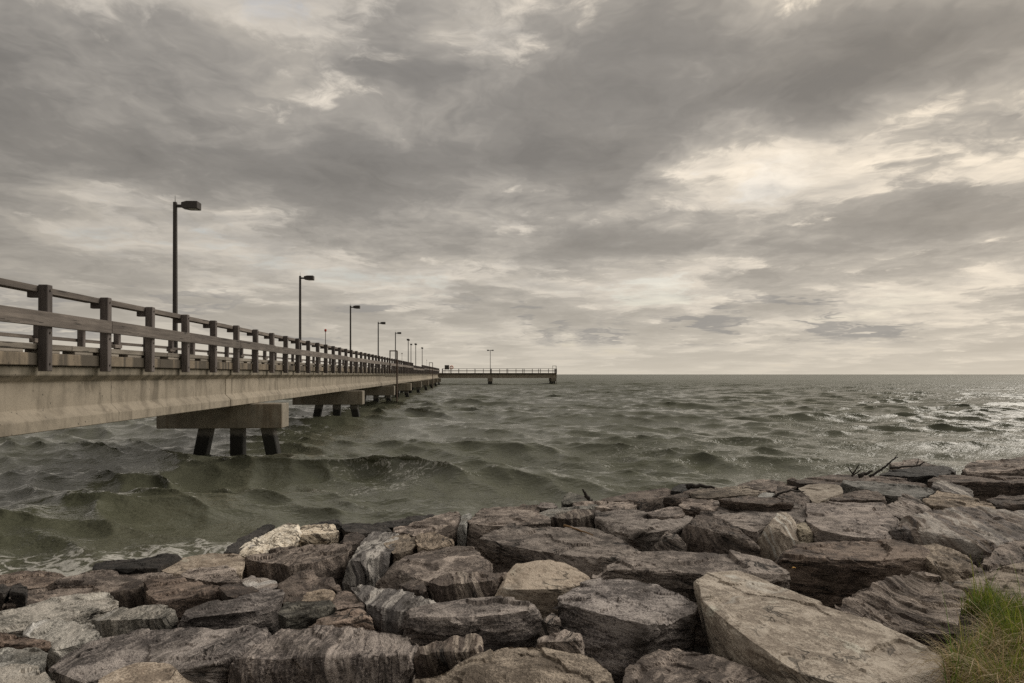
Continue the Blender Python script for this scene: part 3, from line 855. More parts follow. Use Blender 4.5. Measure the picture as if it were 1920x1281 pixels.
# every rock: label, material, top-face outline (photo pixels), lower front outline, layering (azimuth, dip in degrees), options
ROCKS = [
 ('rounded pale tan boulder cut by the bottom edge, left of centre', 'C', [(186,1275),(221,1258),(266,1243),(296,1242),(319,1249),(337,1264),(366,1281),(400,1340),(180,1340)], [], (20,15), dict(up=.10)),
 ('pale grey layered slab in the bottom left corner', 'F', [(-70,1252),(40,1248),(71,1249),(82,1256),(105,1275),(135,1300),(60,1330),(-70,1320)], [(90,1290),(130,1310)], (0,8), dict(up=.05)),
 ('small grey slab at the left edge, above the layered corner slab', 'F', [(-60,1224),(0,1221),(20,1216),(65,1215),(92,1224),(80,1240),(60,1249),(-60,1252)], [], (30,30), {}),
 ('long sloping grey slab with a dark undercut, beside the rounded tan boulder', 'M', [(85,1252),(118,1224),(178,1198),(244,1191),(300,1188),(412,1180),(497,1173),(522,1179),(490,1196),(440,1232),(400,1246),(320,1246),(230,1256),(160,1283)], [(110,1292),(180,1300),(300,1285),(370,1284),(425,1272)], (60,30), {}),
 ('big domed dark grey boulder with a pale vertical streak, at the bottom', 'M', [(435,1236),(469,1209),(490,1191),(525,1181),(600,1178),(650,1176),(690,1177),(735,1188),(768,1192),(787,1207),(760,1232),(650,1238),(520,1243)], [(424,1283),(440,1310),(600,1320),(760,1305),(771,1270),(778,1228)], (80,75), dict(c=.55)),
 ('small banded tan rock with a round dark knob, beside the big domed boulder', 'S', [(784,1213),(840,1202),(882,1191),(896,1200),(902,1218),(880,1222),(830,1222),(790,1228)], [(774,1240),(772,1270),(834,1260),(885,1242)], (80,70), {}),
 ('long boulder with mauve top and tan front, above the rock with the knob', 'M', [(752,1150),(787,1143),(825,1134),(900,1121),(937,1119),(990,1128),(1004,1134),(1000,1142),(940,1152),(845,1160),(756,1165)], [(750,1185),(787,1208),(880,1222),(960,1218),(1000,1203),(1012,1168)], (10,12), {}),
 ('low layered tan-grey slab cut by the bottom edge at centre', 'T', [(746,1275),(825,1258),(877,1247),(892,1234),(919,1221),(941,1211),(1001,1212),(1102,1227),(1121,1240),(1146,1260),(1155,1285),(1150,1330),(740,1330)], [], (0,10), dict(up=.04)),
 ('largest blocky grey boulder, left of the big pale slab', 'M', [(1041,1133),(1050,1118),(1087,1095),(1125,1085),(1196,1088),(1256,1103),(1290,1118),(1308,1137),(1302,1150),(1256,1166),(1215,1172),(1170,1167),(1110,1150),(1055,1133)], [(1045,1150),(1060,1190),(1095,1228),(1135,1256),(1180,1256),(1215,1238),(1290,1208),(1302,1165)], (170,14), dict(up=.03)),
 ('brown-grey boulder at the bottom edge below the dark gap', 'A', [(1172,1285),(1181,1260),(1208,1238),(1256,1221),(1269,1210),(1294,1212),(1320,1225),(1361,1238),(1412,1255),(1446,1290),(1445,1335),(1170,1335)], [], (40,25), {}),
 ('huge smooth pale tan slab tilted to the right, the largest stone', 'C', [(1306,1079),(1358,1073),(1380,1069),(1400,1073),(1451,1095),(1496,1114),(1560,1140),(1624,1168),(1691,1194),(1755,1222),(1785,1255),(1760,1280),(1600,1305),(1522,1280),(1482,1254),(1446,1228),(1402,1196),(1387,1168),(1363,1153),(1339,1129),(1316,1096)], [(1304,1090),(1320,1130),(1335,1175),(1355,1220),(1385,1248),(1420,1258),(1440,1290),(1540,1320)], (50,20), dict(up=.06, tx=-.12)),
 ('boulder with wavy folded layers, between the pale slab and the grass', 'A', [(1567,1141),(1607,1105),(1650,1090),(1691,1078),(1725,1075),(1748,1078),(1764,1086),(1794,1110),(1821,1129),(1841,1153),(1852,1172),(1835,1186),(1770,1192),(1716,1190),(1665,1181),(1620,1168)], [(1665,1187),(1716,1206),(1760,1216),(1840,1216)], (140,55), dict(ty=.35, fold=1)),
 ('broad brown block with a dark cracked front, behind the folded boulder', 'B', [(1446,1048),(1463,1037),(1487,1024),(1560,1016),(1620,1013),(1690,1013),(1708,1018),(1730,1035),(1747,1052),(1700,1046),(1650,1047),(1580,1037),(1500,1041)], [(1455,1058),(1470,1076),(1488,1100),(1560,1142),(1600,1118),(1650,1093),(1742,1078)], (10,8), {}),
 ('brown wedge-shaped stone right of the broad brown block', 'T', [(1714,1024),(1747,1024),(1795,1029),(1815,1047),(1834,1072),(1800,1076),(1750,1058)], [(1752,1076),(1785,1098),(1830,1084)], (60,40), {}),
 ('long pale brown slab at the right edge behind the grass', 'T', [(1783,1100),(1813,1078),(1841,1075),(1867,1065),(1920,1055),(1990,1046),(1995,1150),(1920,1142),(1850,1118),(1800,1108)], [], (20,25), {}),
 ('rough brown stone at the right edge above the long pale brown slab', 'A', [(1838,1064),(1849,1051),(1869,1032),(1886,1021),(1912,1014),(1960,1006),(1992,1040),(1900,1060),(1845,1072)], [], (50,50), {}),
 ('large slab striped with white and blue-grey quartz at the right', 'Q', [(1685,990),(1725,967),(1748,952),(1800,954),(1871,956),(1990,962),(1990,1000),(1912,1010),(1903,1019),(1875,1024),(1835,1020),(1800,1006),(1750,990)], [(1672,1000),(1675,1015),(1720,1025),(1790,1031),(1828,1040),(1850,1050)], (62,60), {}),
 ('triangular brown stone with a blue-grey vein, left of the quartz slab', 'A', [(1650,957),(1697,925),(1721,936),(1746,952),(1725,966),(1702,975),(1690,972)], [(1655,962),(1700,978)], (115,50), dict(ty=.25)),
 ('broad flat grey slab left of the triangular veined stone', 'M', [(1512,977),(1525,967),(1545,955),(1518,947),(1535,942),(1592,938),(1660,938),(1650,958),(1693,975),(1678,993),(1655,1011),(1600,1008),(1540,995)], [(1515,985),(1530,1020),(1600,1018),(1655,1016)], (20,15), {}),
 ('small thin slab wedged behind the broad flat grey slab', 'A', [(1545,935),(1584,924),(1620,920),(1640,920),(1658,931),(1660,938),(1560,940)], [], (0,10), {}),
 ('pale grey flat slab pointing right, below the driftwood', 'F', [(1571,902),(1628,902),(1691,911),(1759,920),(1735,932),(1720,934),(1702,925),(1680,928),(1656,928),(1635,917),(1579,906)], [(1579,911),(1583,921),(1634,920)], (10,12), dict(dark=.7)),
 ('long thin dark ledge just below the driftwood twigs', 'B', [(1480,903),(1525,896),(1560,890),(1600,892),(1665,894),(1699,898),(1708,905),(1738,911),(1728,914),(1690,909),(1635,902),(1560,902),(1500,908)], [], (0,8), {}),
 ('near-black wet boulder under the driftwood branch', 'G', [(1643,890),(1680,879),(1778,872),(1789,885),(1750,892),(1690,893)], [(1700,899),(1712,906),(1738,910),(1757,895)], (10,20), {}),
 ('speckled grey hump at the water behind the near-black boulder', 'A', [(1668,870),(1691,864),(1715,858),(1735,866),(1757,874),(1690,880)], [], (30,40), dict(up=.05)),
 ('long brown block at the right edge behind the pale striped stone', 'B', [(1742,905),(1760,891),(1810,889),(1907,894),(1990,896),(1990,905),(1880,901),(1790,896),(1765,900)], [(1745,916),(1828,937),(1900,932),(1990,928)], (0,10), {}),
 ('rounded pale stone with fine vertical stripes at the right', 'E', [(1749,914),(1752,901),(1760,899),(1785,904),(1820,917),(1827,928),(1818,932),(1790,924),(1762,920)], [(1750,920),(1818,936)], (88,70), dict(ty=.2)),
 ('brown layered stone below the pale vertically striped one', 'T', [(1725,936),(1762,922),(1785,922),(1822,933),(1860,941),(1871,954),(1804,956),(1748,950)], [], (130,40), {}),
 ('dark brown rock at the right edge above the quartz slab', 'B', [(1850,938),(1878,930),(1920,928),(1990,927),(1990,950),(1920,945),(1872,948)], [(1872,957),(1920,961),(1990,963)], (10,15), {}),
 ('long low grey rock at the water near the right edge', 'A', [(1800,880),(1837,864),(1880,866),(1920,868),(1990,866),(1990,878),(1900,878),(1840,884)], [(1805,887),(1830,894),(1990,894)], (0,12), {}),
 ('farthest rock, dark, at the right edge by the water', 'B', [(1880,867),(1905,858),(1925,853),(1990,850),(1990,866),(1920,870)], [], (0,20), {}),
 ('smooth pale pinkish-grey boulder right of the dark wedge', 'C', [(1497,916),(1517,909),(1550,907),(1574,911),(1583,926),(1550,931),(1532,941),(1522,930)], [(1525,942),(1580,934)], (20,20), dict(up=.05, dark=.72)),
 ('dark brown wedge carrying a thin curved stick', 'B', [(1451,931),(1458,910),(1480,918),(1508,923),(1527,940),(1508,948),(1493,938),(1470,932)], [(1452,935),(1495,946),(1512,951)], (80,60), dict(up=.03)),
 ('streaky tan and brown ledge left of the dark wedge', 'T', [(1290,930),(1310,918),(1350,914),(1427,910),(1439,922),(1412,930),(1360,932),(1310,936)], [], (0,10), {}),
 ('small whitish stone touching the dark wedge', 'F', [(1408,933),(1430,927),(1452,926),(1450,934),(1415,937)], [], (0,15), {}),
 ('wet grey ledge at the water behind the streaky ledge', 'A', [(1375,911),(1412,904),(1437,898),(1456,906),(1502,912),(1478,916),(1455,921),(1438,922),(1428,912)], [], (10,15), {}),
 ('flat layered slab behind the pointed tan stone', 'A', [(1335,940),(1365,942),(1460,946),(1495,942),(1515,950),(1521,960),(1506,978),(1480,972),(1440,980),(1400,987),(1370,975),(1340,955)], [(1402,992),(1420,1012),(1440,988),(1506,982)], (15,12), {}),
 ('thin dark slab lying on the flat layered slab', 'B', [(1344,936),(1390,930),(1450,933),(1490,943),(1440,945),(1370,943)], [], (0,6), dict(up=.10, th=.2)),
 ('dark peaked boulder with swirling layers, left of the pointed tan stone', 'B', [(1288,985),(1299,971),(1316,960),(1332,963),(1373,985),(1395,998),(1412,1014),(1380,1005),(1345,995),(1310,978)], [(1278,1002),(1290,1035),(1345,1044),(1400,1048),(1425,1048),(1420,1025)], (120,60), dict(c=.5, up=.06, fold=1)),
 ('upright pointed pale tan stone with fine vertical lines', 'C', [(1442,985),(1458,961),(1472,960),(1484,970),(1489,985),(1470,992)], [(1420,1013),(1425,1032),(1431,1049),(1460,1047),(1490,1032),(1512,1020),(1500,1000)], (85,75), dict(c=.6, up=.05)),
 ('small olive stone tucked behind the pointed tan stone', 'O', [(1486,981),(1508,979),(1518,990),(1500,996)], [(1500,1007),(1512,1023),(1527,1020),(1525,1003)], (30,40), dict(c=.4)),
 ('small rounded cone-shaped stone left of the dark peaked boulder', 'A', [(1240,1005),(1252,997),(1268,1000),(1277,1009),(1258,1012)], [(1219,1037),(1250,1040),(1280,1040),(1293,1036),(1286,1018),(1230,1019)], (30,50), dict(c=.5, up=.02)),
 ('flat slab with a dipping olive edge, behind the small cone-shaped stone', 'A', [(1115,960),(1130,952),(1180,952),(1215,965),(1260,970),(1300,968),(1290,982),(1250,995),(1230,1000),(1180,995),(1140,980),(1118,974)], [(1118,987),(1160,1008),(1200,1037),(1225,1033),(1240,1008)], (0,14), {}),
 ('dark block with vertically striped face, left of the olive-edged slab', 'S', [(1032,970),(1062,960),(1095,953),(1118,956),(1119,964),(1095,970),(1060,974)], [(1032,985),(1090,993),(1117,996)], (85,80), dict(dark=.55)),
 ('pale narrow slab like a plank behind the vertically striped dark block', 'F', [(1005,965),(1028,955),(1060,951),(1110,946),(1130,951),(1090,956),(1050,963),(1015,969)], [], (0,8), dict(dark=.75)),
 ('low brown ledge right of the dark pointed rock with the stick', 'A', [(1068,948),(1083,937),(1117,940),(1185,943),(1194,948),(1174,957),(1120,954)], [(1190,956),(1185,963)], (0,10), {}),
 ('dark pointed rock at the water with a stick behind it', 'K', [(1053,945),(1053,936),(1070,923),(1080,924),(1112,936),(1075,943)], [(1052,950),(1070,952)], (40,40), dict(up=.06)),
 ('brown rock at the waterline above the olive-edged slab', 'B', [(1118,941),(1177,931),(1192,922),(1226,920),(1262,918),(1272,922),(1240,933),(1190,941)], [(1190,947),(1200,962),(1240,957)], (0,14), {}),
 ('red-brown wet rock sloping between the brown waterline rock and streaky ledge', 'R', [(1240,936),(1275,922),(1320,914),(1350,912),(1320,925),(1270,939)], [(1245,948),(1270,946)], (10,20), dict(dark=.6)),
 ('small black hump at the waterline beside a dark log', 'G', [(1258,920),(1277,906),(1292,909),(1303,916),(1275,922)], [], (20,20), dict(up=.05)),
 ('rounded grey stone in the middle of the flat ledges', 'M', [(1213,963),(1226,958),(1254,950),(1272,952),(1285,964),(1262,971),(1225,969)], [], (30,30), dict(up=.03)),
 ('grey-brown stone with a cracked dark face right of the rounded grey one', 'A', [(1271,946),(1282,935),(1307,935),(1338,935),(1367,943),(1380,952),(1329,958),(1282,955)], [(1275,952),(1300,961)], (20,20), dict(up=.02)),
 ('brown ledge above and right of the dark peaked boulder', 'A', [(1325,962),(1350,952),(1400,985),(1440,985),(1420,996),(1405,995),(1375,985)], [(1405,1003),(1420,1012),(1440,995)], (10,18), {}),
 ('wide flat grey slab with tan front, behind the huge pale slab', 'A', [(1125,1068),(1155,1050),(1207,1038),(1301,1034),(1339,1033),(1400,1044),(1444,1052),(1478,1062),(1490,1070),(1470,1078),(1400,1082),(1330,1075),(1290,1074),(1220,1067),(1160,1066)], [(1118,1078),(1150,1086),(1250,1107),(1292,1117),(1400,1104),(1490,1112),(1492,1087)], (5,8), {}),
 ('large dark slab with rugged top carrying a dry reed stalk', 'A', [(893,1008),(923,992),(953,985),(1030,985),(1060,984),(1114,993),(1174,1010),(1202,1037),(1165,1048),(1120,1050),(1060,1040),(1000,1025),(950,1016),(900,1012)], [(897,1027),(912,1052),(940,1074),(955,1080),(1030,1062),(1078,1070),(1112,1087),(1140,1062)], (10,14), dict(dark=.85)),
 ('brown-grey slab behind the rugged dark slab', 'A', [(875,978),(885,967),(904,951),(960,952),(1000,958),(1030,970),(1030,983),(955,986),(925,985)], [(870,997),(872,1022),(890,1020),(905,1002),(920,992)], (20,12), {}),
 ('small brown ledge at the waterline above the brown-grey slab', 'B', [(958,951),(985,945),(1010,947),(1014,956),(995,968),(975,966)], [], (60,30), {}),
 ('small grey hump at the water left of the dark pointed rock', 'M', [(1006,949),(1018,941),(1036,941),(1046,950),(1025,954)], [], (0,20), dict(up=.03)),
 ('thin pale stone standing in the cleft left of the brown-grey slab', 'F', [(860,985),(868,968),(880,962),(886,968),(873,986)], [(857,1002),(861,1020),(873,1022)], (80,70), {}),
 ('long grey slab at the waterline tapering to the left', 'A', [(732,1000),(740,992),(780,981),(820,969),(850,958),(864,963),(866,972),(842,984),(807,986),(765,1001)], [(775,1006),(810,1006),(848,1014),(857,1003),(863,987)], (10,10), {}),
 ('thin black wet ledge at the water behind the long grey slab', 'G', [(690,988),(737,981),(788,972),(812,964),(820,968),(785,979),(740,990)], [], (0,10), {}),
 ('black layered wet rock at the water right of the cream marble', 'G', [(637,986),(657,982),(678,990),(720,985),(735,994),(700,999),(650,998)], [], (10,15), {}),
 ('small mottled dark brown stone right of the cream marble', 'B', [(640,1012),(652,999),(672,999),(684,1007),(670,1018),(655,1022)], [(645,1022),(668,1026)], (40,40), {}),
 ('cream marble block with dark veins, the right one of two', 'D', [(550,1005),(567,990),(595,981),(611,979),(630,988),(634,1000),(600,1001),(570,1006)], [(550,1022),(590,1022),(635,1020)], (40,40), dict(up=.08)),
 ('cream marble slab with dark veins, the left one of two', 'D', [(436,1039),(459,1020),(511,994),(540,982),(562,981),(566,992),(549,1012),(522,1028),(483,1039),(460,1045)], [(470,1048),(530,1036)], (60,40), dict(up=.06, ty=.2)),
 ('black wedge leaning against the left cream marble slab', 'G', [(417,1036),(446,1014),(485,990),(502,981),(516,986),(492,1001),(440,1036)], [(420,1041),(440,1041)], (70,50), dict(up=.07)),
 ('small black rock behind the right cream marble block', 'G', [(568,987),(590,980),(612,976),(630,973),(642,981),(610,986)], [], (0,20), dict(up=.09)),
 ('big squared block with a dark vertically lined front, before the cream marble', 'A', [(462,1046),(511,1029),(567,1020),(650,1018),(659,1024),(648,1038),(600,1042),(572,1060),(540,1060),(510,1053),(468,1050)], [(455,1066),(453,1088),(530,1093),(575,1075),(640,1098),(652,1062)], (70,75), {}),
 ('boldly banded black and white rock right of the squared block', 'E', [(668,1030),(684,1008),(706,996),(735,994),(750,1000),(738,1030),(725,1045),(690,1052),(660,1052)], [(640,1094),(648,1070),(680,1100),(703,1104),(718,1082),(737,1052)], (85,80), dict(c=.5)),
 ('brown finely lined stone touching the banded black and white rock', 'T', [(722,1022),(739,1003),(773,1006),(780,1016),(775,1030),(738,1040)], [], (70,60), {}),
 ('brown fan-lined stone below the long waterline slab', 'T', [(777,1009),(784,999),(805,997),(829,1001),(850,1014),(830,1021),(812,1029),(785,1028)], [], (100,70), dict(up=.03)),
 ('wide brown slab left of the rugged dark slab', 'A', [(741,1053),(765,1038),(827,1029),(850,1020),(888,1028),(900,1042),(932,1068),(897,1075),(860,1073),(832,1080),(805,1093),(775,1081),(745,1062)], [(712,1087),(706,1103),(750,1105),(790,1114)], (25,15), {}),
 ('block with bold brown and cream stripes, left of the pale tan boulder', 'S', [(806,1094),(839,1074),(887,1072),(925,1070),(951,1077),(933,1088),(910,1090),(861,1092),(828,1098)], [(810,1107),(825,1132),(850,1133),(920,1121),(927,1100)], (95,75), {}),
 ('small dark striped wedge left of the brown and cream striped block', 'B', [(748,1100),(762,1086),(782,1082),(790,1090),(802,1109),(775,1109)], [(750,1108),(806,1120)], (60,60), {}),
 ('pale tan angular boulder in the middle, behind the largest blocky boulder', 'C', [(924,1106),(949,1079),(971,1060),(1003,1052),(1029,1048),(1059,1054),(1078,1067),(1097,1077),(1110,1088),(1085,1098),(1050,1106),(1000,1102),(955,1099)], [(922,1120),(980,1130),(1010,1152),(1030,1148),(1052,1122)], (10,15), dict(ty=.12, dark=.85)),
 ('small brown stone in the gap beside the largest blocky boulder', 'A', [(1014,1163),(1031,1148),(1040,1149),(1050,1166),(1030,1171)], [(1018,1184),(1048,1184)], (40,40), {}),
 ('small brown rock low in front of the largest blocky boulder', 'A', [(1003,1204),(1027,1185),(1046,1182),(1085,1190),(1092,1201),(1040,1202)], [(1000,1212),(1050,1226),(1094,1228)], (70,60), {}),
 ('slab edged with fine white stripes, left of the mauve-topped boulder', 'E', [(655,1101),(700,1101),(750,1104),(788,1117),(827,1133),(790,1143),(755,1152),(720,1145),(692,1140),(690,1128),(670,1115)], [(693,1150),(705,1174),(735,1190),(747,1186),(753,1162)], (85,70), {}),
 ('small reddish stone left of the white-striped slab', 'R', [(620,1124),(637,1110),(665,1112),(690,1122),(685,1136),(655,1138),(632,1143)], [(628,1150),(650,1148)], (30,30), {}),
 ('long red-brown stone lying behind the big domed boulder', 'R', [(573,1178),(600,1166),(625,1152),(656,1140),(680,1143),(697,1156),(650,1161),(600,1175)], [(580,1185),(650,1183),(704,1181)], (30,30), {}),
 ('dark green-grey block with a brown top, beside the long red-brown stone', 'K', [(523,1152),(537,1132),(560,1130),(622,1128),(630,1136),(590,1140),(553,1147),(537,1159)], [(527,1183),(570,1184),(600,1175),(632,1149)], (10,60), {}),
 ('long mauve-grey slab with layered edge, left of the dark green-grey block', 'M', [(326,1163),(336,1150),(356,1138),(431,1124),(456,1116),(506,1107),(525,1105),(534,1112),(521,1131),(480,1145),(430,1152),(375,1156)], [(320,1185),(400,1185),(480,1175),(527,1175),(525,1150)], (10,14), {}),
 ('brown pyramid-like stone in front of the squared block', 'B', [(525,1098),(544,1082),(570,1072),(585,1075),(637,1099),(622,1105),(580,1110),(566,1127),(540,1128)], [(530,1133),(560,1133)], (30,25), dict(ty=.1, lightn=1.25)),
 ('small grey-brown stone above the dark green-grey block', 'T', [(566,1127),(578,1112),(618,1106),(629,1115),(622,1128)], [], (20,20), {}),
 ('broken grey stone with white seams, left of the pyramid-like stone', 'Q', [(453,1093),(470,1083),(490,1085),(520,1090),(527,1099),(505,1107),(478,1110)], [], (50,50), {}),
 ('brown stone between the dark rounded boulder and the white-seamed one', 'B', [(412,1104),(450,1092),(468,1090),(485,1109),(450,1117),(425,1119)], [], (30,30), dict(lightn=1.2)),
 ('dark brown rounded boulder with shadowed right side, at left', 'R', [(276,1095),(289,1088),(330,1081),(362,1090),(400,1100),(420,1108),(380,1106),(345,1106),(330,1121),(300,1131),(282,1126)], [(285,1138),(335,1148),(360,1138),(420,1118)], (20,40), dict(dark=.75)),
 ('jagged grey slab with pale edges below the pinkish tan slab', 'A', [(337,1081),(360,1066),(394,1067),(429,1059),(442,1074),(457,1091),(420,1094),(375,1084)], [], (20,40), {}),
 ('flat pinkish tan slab at the water, left of the squared block', 'C', [(291,1067),(319,1050),(360,1042),(400,1039),(436,1038),(462,1047),(454,1066),(430,1060),(395,1067),(350,1071),(330,1079)], [], (10,8), dict(dark=.8)),
 ('long black wet rock at the waterline in the left', 'G', [(174,1069),(180,1057),(221,1051),(292,1052),(310,1043),(343,1043),(318,1053),(295,1067),(240,1067)], [(177,1074),(290,1074)], (5,10), dict(up=.04)),
 ('long flat brown-grey slab below the long black wet rock', 'A', [(89,1098),(131,1081),(175,1072),(225,1067),(281,1068),(338,1080),(290,1090),(225,1097),(160,1099)], [(92,1105),(160,1106),(225,1108)], (10,8), {}),
 ('low dark wet ledge at the left edge by the foam', 'B', [(-60,1086),(0,1084),(75,1073),(124,1077),(92,1101),(55,1105),(40,1092),(-60,1102)], [], (0,8), {}),
 ('long flat brown slab at the left edge behind the two black stones', 'A', [(-60,1120),(0,1114),(52,1107),(90,1102),(160,1100),(230,1098),(212,1110),(180,1112),(130,1119),(56,1132),(0,1141),(-60,1147)], [], (5,10), dict(dark=.85)),
 ('small black stone cut by the left edge', 'G', [(-18,1108),(0,1097),(10,1095),(21,1103),(6,1114)], [], (0,30), dict(up=.10, th=.25)),
 ('small black stone second from the left edge', 'G', [(19,1111),(24,1097),(36,1094),(53,1105),(49,1113)], [], (0,30), dict(up=.10, th=.25)),
 ('dark brown stone with upright stripes behind the pale grey rocks', 'S', [(209,1110),(228,1097),(250,1091),(271,1091),(271,1101),(235,1106)], [(226,1137),(270,1137),(273,1110),(215,1117)], (85,80), dict(dark=.6)),
 ('big pale grey slab cracked across, at the left edge', 'F', [(-60,1162),(0,1147),(47,1133),(100,1121),(154,1114),(195,1109),(208,1110),(221,1128),(226,1133),(190,1143),(140,1155),(80,1159),(50,1179),(0,1187),(-60,1192)], [(160,1145),(190,1148),(226,1140),(0,1193),(45,1193)], (40,12), {}),
 ('pale yellowish-grey rock in front of the big cracked slab', 'F', [(46,1190),(54,1172),(75,1157),(120,1160),(170,1163),(186,1185),(192,1197),(155,1206),(105,1219),(90,1202)], [(60,1200),(95,1230),(150,1216)], (70,40), dict(ty=.12)),
 ('rounded pale rock with brown and green bands, right of the yellowish-grey one', 'F', [(172,1163),(200,1145),(225,1137),(304,1135),(330,1142),(335,1149),(310,1158),(240,1161),(195,1164)], [(178,1177),(192,1199),(240,1195),(315,1190),(330,1172)], (85,65), dict(dark=.8)),
 ('rounded red-brown banded rock at the left edge', 'R', [(-60,1187),(0,1187),(37,1190),(79,1199),(97,1208),(80,1211),(0,1203),(-60,1205)], [(92,1223),(64,1219),(0,1224),(-60,1225)], (5,20), dict(lightn=1.2)),
]


def px(u, v, Y): return Vector(((u - 960) / F * Y, Y, EYE - (v - HOR) / F * Y))


def rock_hull(spec, seed):
    label, mat, T, Bp, fol, op = spec
    rg = random.Random(seed)
    cu = sum(p[0] for p in T) / len(T); cv = sum(p[1] for p in T) / len(T)
    Y = 8.0
    for _ in range(40):                          # where the line of sight meets the armour surface
        X = (cu - 960) / F * Y
        z = armour(X, Y) + op.get('up', 0.0)
        Y = 0.5 * Y + 0.5 * (EYE - z) * F / (cv - HOR)
    X0, Y0 = (cu - 960) / F * Y, Y
    z0 = armour(X0, Y0) + op.get('up', 0.0)
    e = 0.05
    tx = op.get('tx', 0.35 * (armour(X0 + e, Y0) - armour(X0 - e, Y0)) / (2 * e))
    ty = op.get('ty', 0.35 * (armour(X0, Y0 + e) - armour(X0, Y0 - e)) / (2 * e))
    top = []
    for (u, v) in T:                             # top face: a tilted plane through the centre
        a, b = (u - 960) / F, (v - HOR) / F
        k = z0 - tx * X0 - ty * Y0
        Yv = (EYE - k) / (b + tx * a + ty)
        Yv = min(max(Yv, Y0 * 0.55), Y0 * 1.6)
        top.append(px(u, v, Yv))
    pts = list(top)
    low = []
    c = 0.5 * op.get('c', 0.12)
    for (u, v) in Bp:                            # lower front edge, below the nearest front point of the top
        cand = sorted(top, key=lambda q: abs((q.x / q.y * F + 960) - u) + 0.6 * abs(HOR + (EYE - q.z) / q.y * F - v))[0]
        a = (v - HOR) / F
        Yv = (cand.y + c * (EYE - cand.z)) / (1 + c * a)
        low.append(px(u, v, Yv))
    pts += low
    cx = sum(p.x for p in top) / len(top); cy = sum(p.y for p in top) / len(top)
    size = max(max(p.x for p in pts) - min(p.x for p in pts), 0.25)
    zb = min(p.z for p in pts)
    th = op.get('th', min(max(0.45 * size, 0.32), 0.62))
    for p in top + low:
        pts.append(Vector((cx + (p.x - cx) * 0.92, cy + (p.y - cy) * 0.92, min(p.z - 0.55 * th, zb - 0.06))))
        pts.append(Vector((cx + (p.x - cx) * 0.70, cy + (p.y - cy) * 0.70, zb - th)))
    return pts, Vector((X0, Y0, z0)), size


def facets(Q, sc, seed):
    """broken-stone relief: every jittered cell is its own little tilted plane"""
    P = (Q * np.asarray(sc, dtype=np.float32)).astype(np.float32)
    base = np.floor(P); ib = base.astype(np.int64)
    best = np.full(len(P), 1e9, dtype=np.float32); res = np.zeros(len(P), dtype=np.float32)
    for dx in (-1, 0, 1):
        for dy in (-1, 0, 1):
            for dz in (-1, 0, 1):
                h = _h(ib[:, 0] + dx, ib[:, 1] + dy, ib[:, 2] + dz, seed)
                j = [((h >> np.uint32(s)) & np.uint32(255)).astype(np.float32) / 255.0 for s in (0, 8, 16)]
                D = [P[:, i] - base[:, i] - o - j[i] for i, o in enumerate((dx, dy, dz))]
                d2 = D[0] ** 2 + D[1] ** 2 + D[2] ** 2
                h2 = (h * np.uint32(2654435761)) ^ (h >> np.uint32(11))
                r = [((h2 >> np.uint32(s)) & np.uint32(255)).astype(np.float32) / 127.5 - 1 for s in (0, 8, 16, 24)]
                val = 0.55 * r[3] + 0.9 * (r[0] * D[0] + r[1] * D[1] + r[2] * D[2])
                m = d2 < best
                best = np.where(m, d2, best); res = np.where(m, val, res)
    return res


def refine(V, T, tgt, cut):
    """split every edge longer than tgt (0.3 m below the height cut) until none is left"""
    for _ in range(14):
        E = np.sort(np.concatenate([T[:, [0, 1]], T[:, [1, 2]], T[:, [2, 0]]]), axis=1)
        key = E[:, 0] * (len(V) + 1) + E[:, 1]
        _, first, inv = np.unique(key, return_index=True, return_inverse=True)
        U = E[first]; A, B = V[U[:, 0]], V[U[:, 1]]
        lim = np.where(np.maximum(A[:, 2], B[:, 2]) > cut, tgt, 0.3) * 1.3
        mk = ((A - B) ** 2).sum(1) > lim ** 2
        if not mk.any(): break
        mid = np.full(len(U), -1, dtype=np.int64); mid[mk] = len(V) + np.arange(mk.sum())
        V = np.concatenate([V, 0.5 * (A[mk] + B[mk])])
        M = mid[inv.reshape(3, -1).T]                       # midpoints of ab, bc, ca
        cnt = (M >= 0).sum(1)
        # rotate triangles so that the split edges come first
        rot = np.where(cnt == 1, np.argmax(M >= 0, 1), np.where(cnt == 2, (np.argmax(M < 0, 1) + 1) % 3, 0))
        ix = (np.arange(3)[None, :] + rot[:, None]) % 3
        R = np.take_along_axis(T, ix, 1); M = np.take_along_axis(M, ix, 1)
        out = [R[cnt == 0]]
        r, m = R[cnt == 1], M[cnt == 1]
        out += [np.stack([r[:, 0], m[:, 0], r[:, 2]], 1), np.stack([m[:, 0], r[:, 1], r[:, 2]], 1)]
        r, m = R[cnt == 2], M[cnt == 2]
        out += [np.stack([m[:, 0], r[:, 1], m[:, 1]], 1), np.stack([r[:, 0], m[:, 0], m[:, 1]], 1), np.stack([r[:, 0], m[:, 1], r[:, 2]], 1)]
        r, m = R[cnt == 3], M[cnt == 3]
        out += [np.stack([r[:, 0], m[:, 0], m[:, 2]], 1), np.stack([m[:, 0], r[:, 1], m[:, 1]], 1), np.stack([m[:, 2], m[:, 1], r[:, 2]], 1), m.copy()]
        T = np.concatenate(out)
    return V, T


def tri_mesh(name, V, T):
    me = bpy.data.meshes.new(name)
    me.vertices.add(len(V)); me.vertices.foreach_set('co', V.astype(np.float32).ravel())
    me.loops.add(T.size); me.loops.foreach_set('vertex_index', T.ravel().astype(np.int32))
    me.polygons.add(len(T)); me.polygons.foreach_set('loop_start', np.arange(0, T.size, 3, dtype=np.int32))
    me.polygons.foreach_set('loop_total', np.full(len(T), 3, dtype=np.int32))
    me.update(calc_edges=True)
    return me


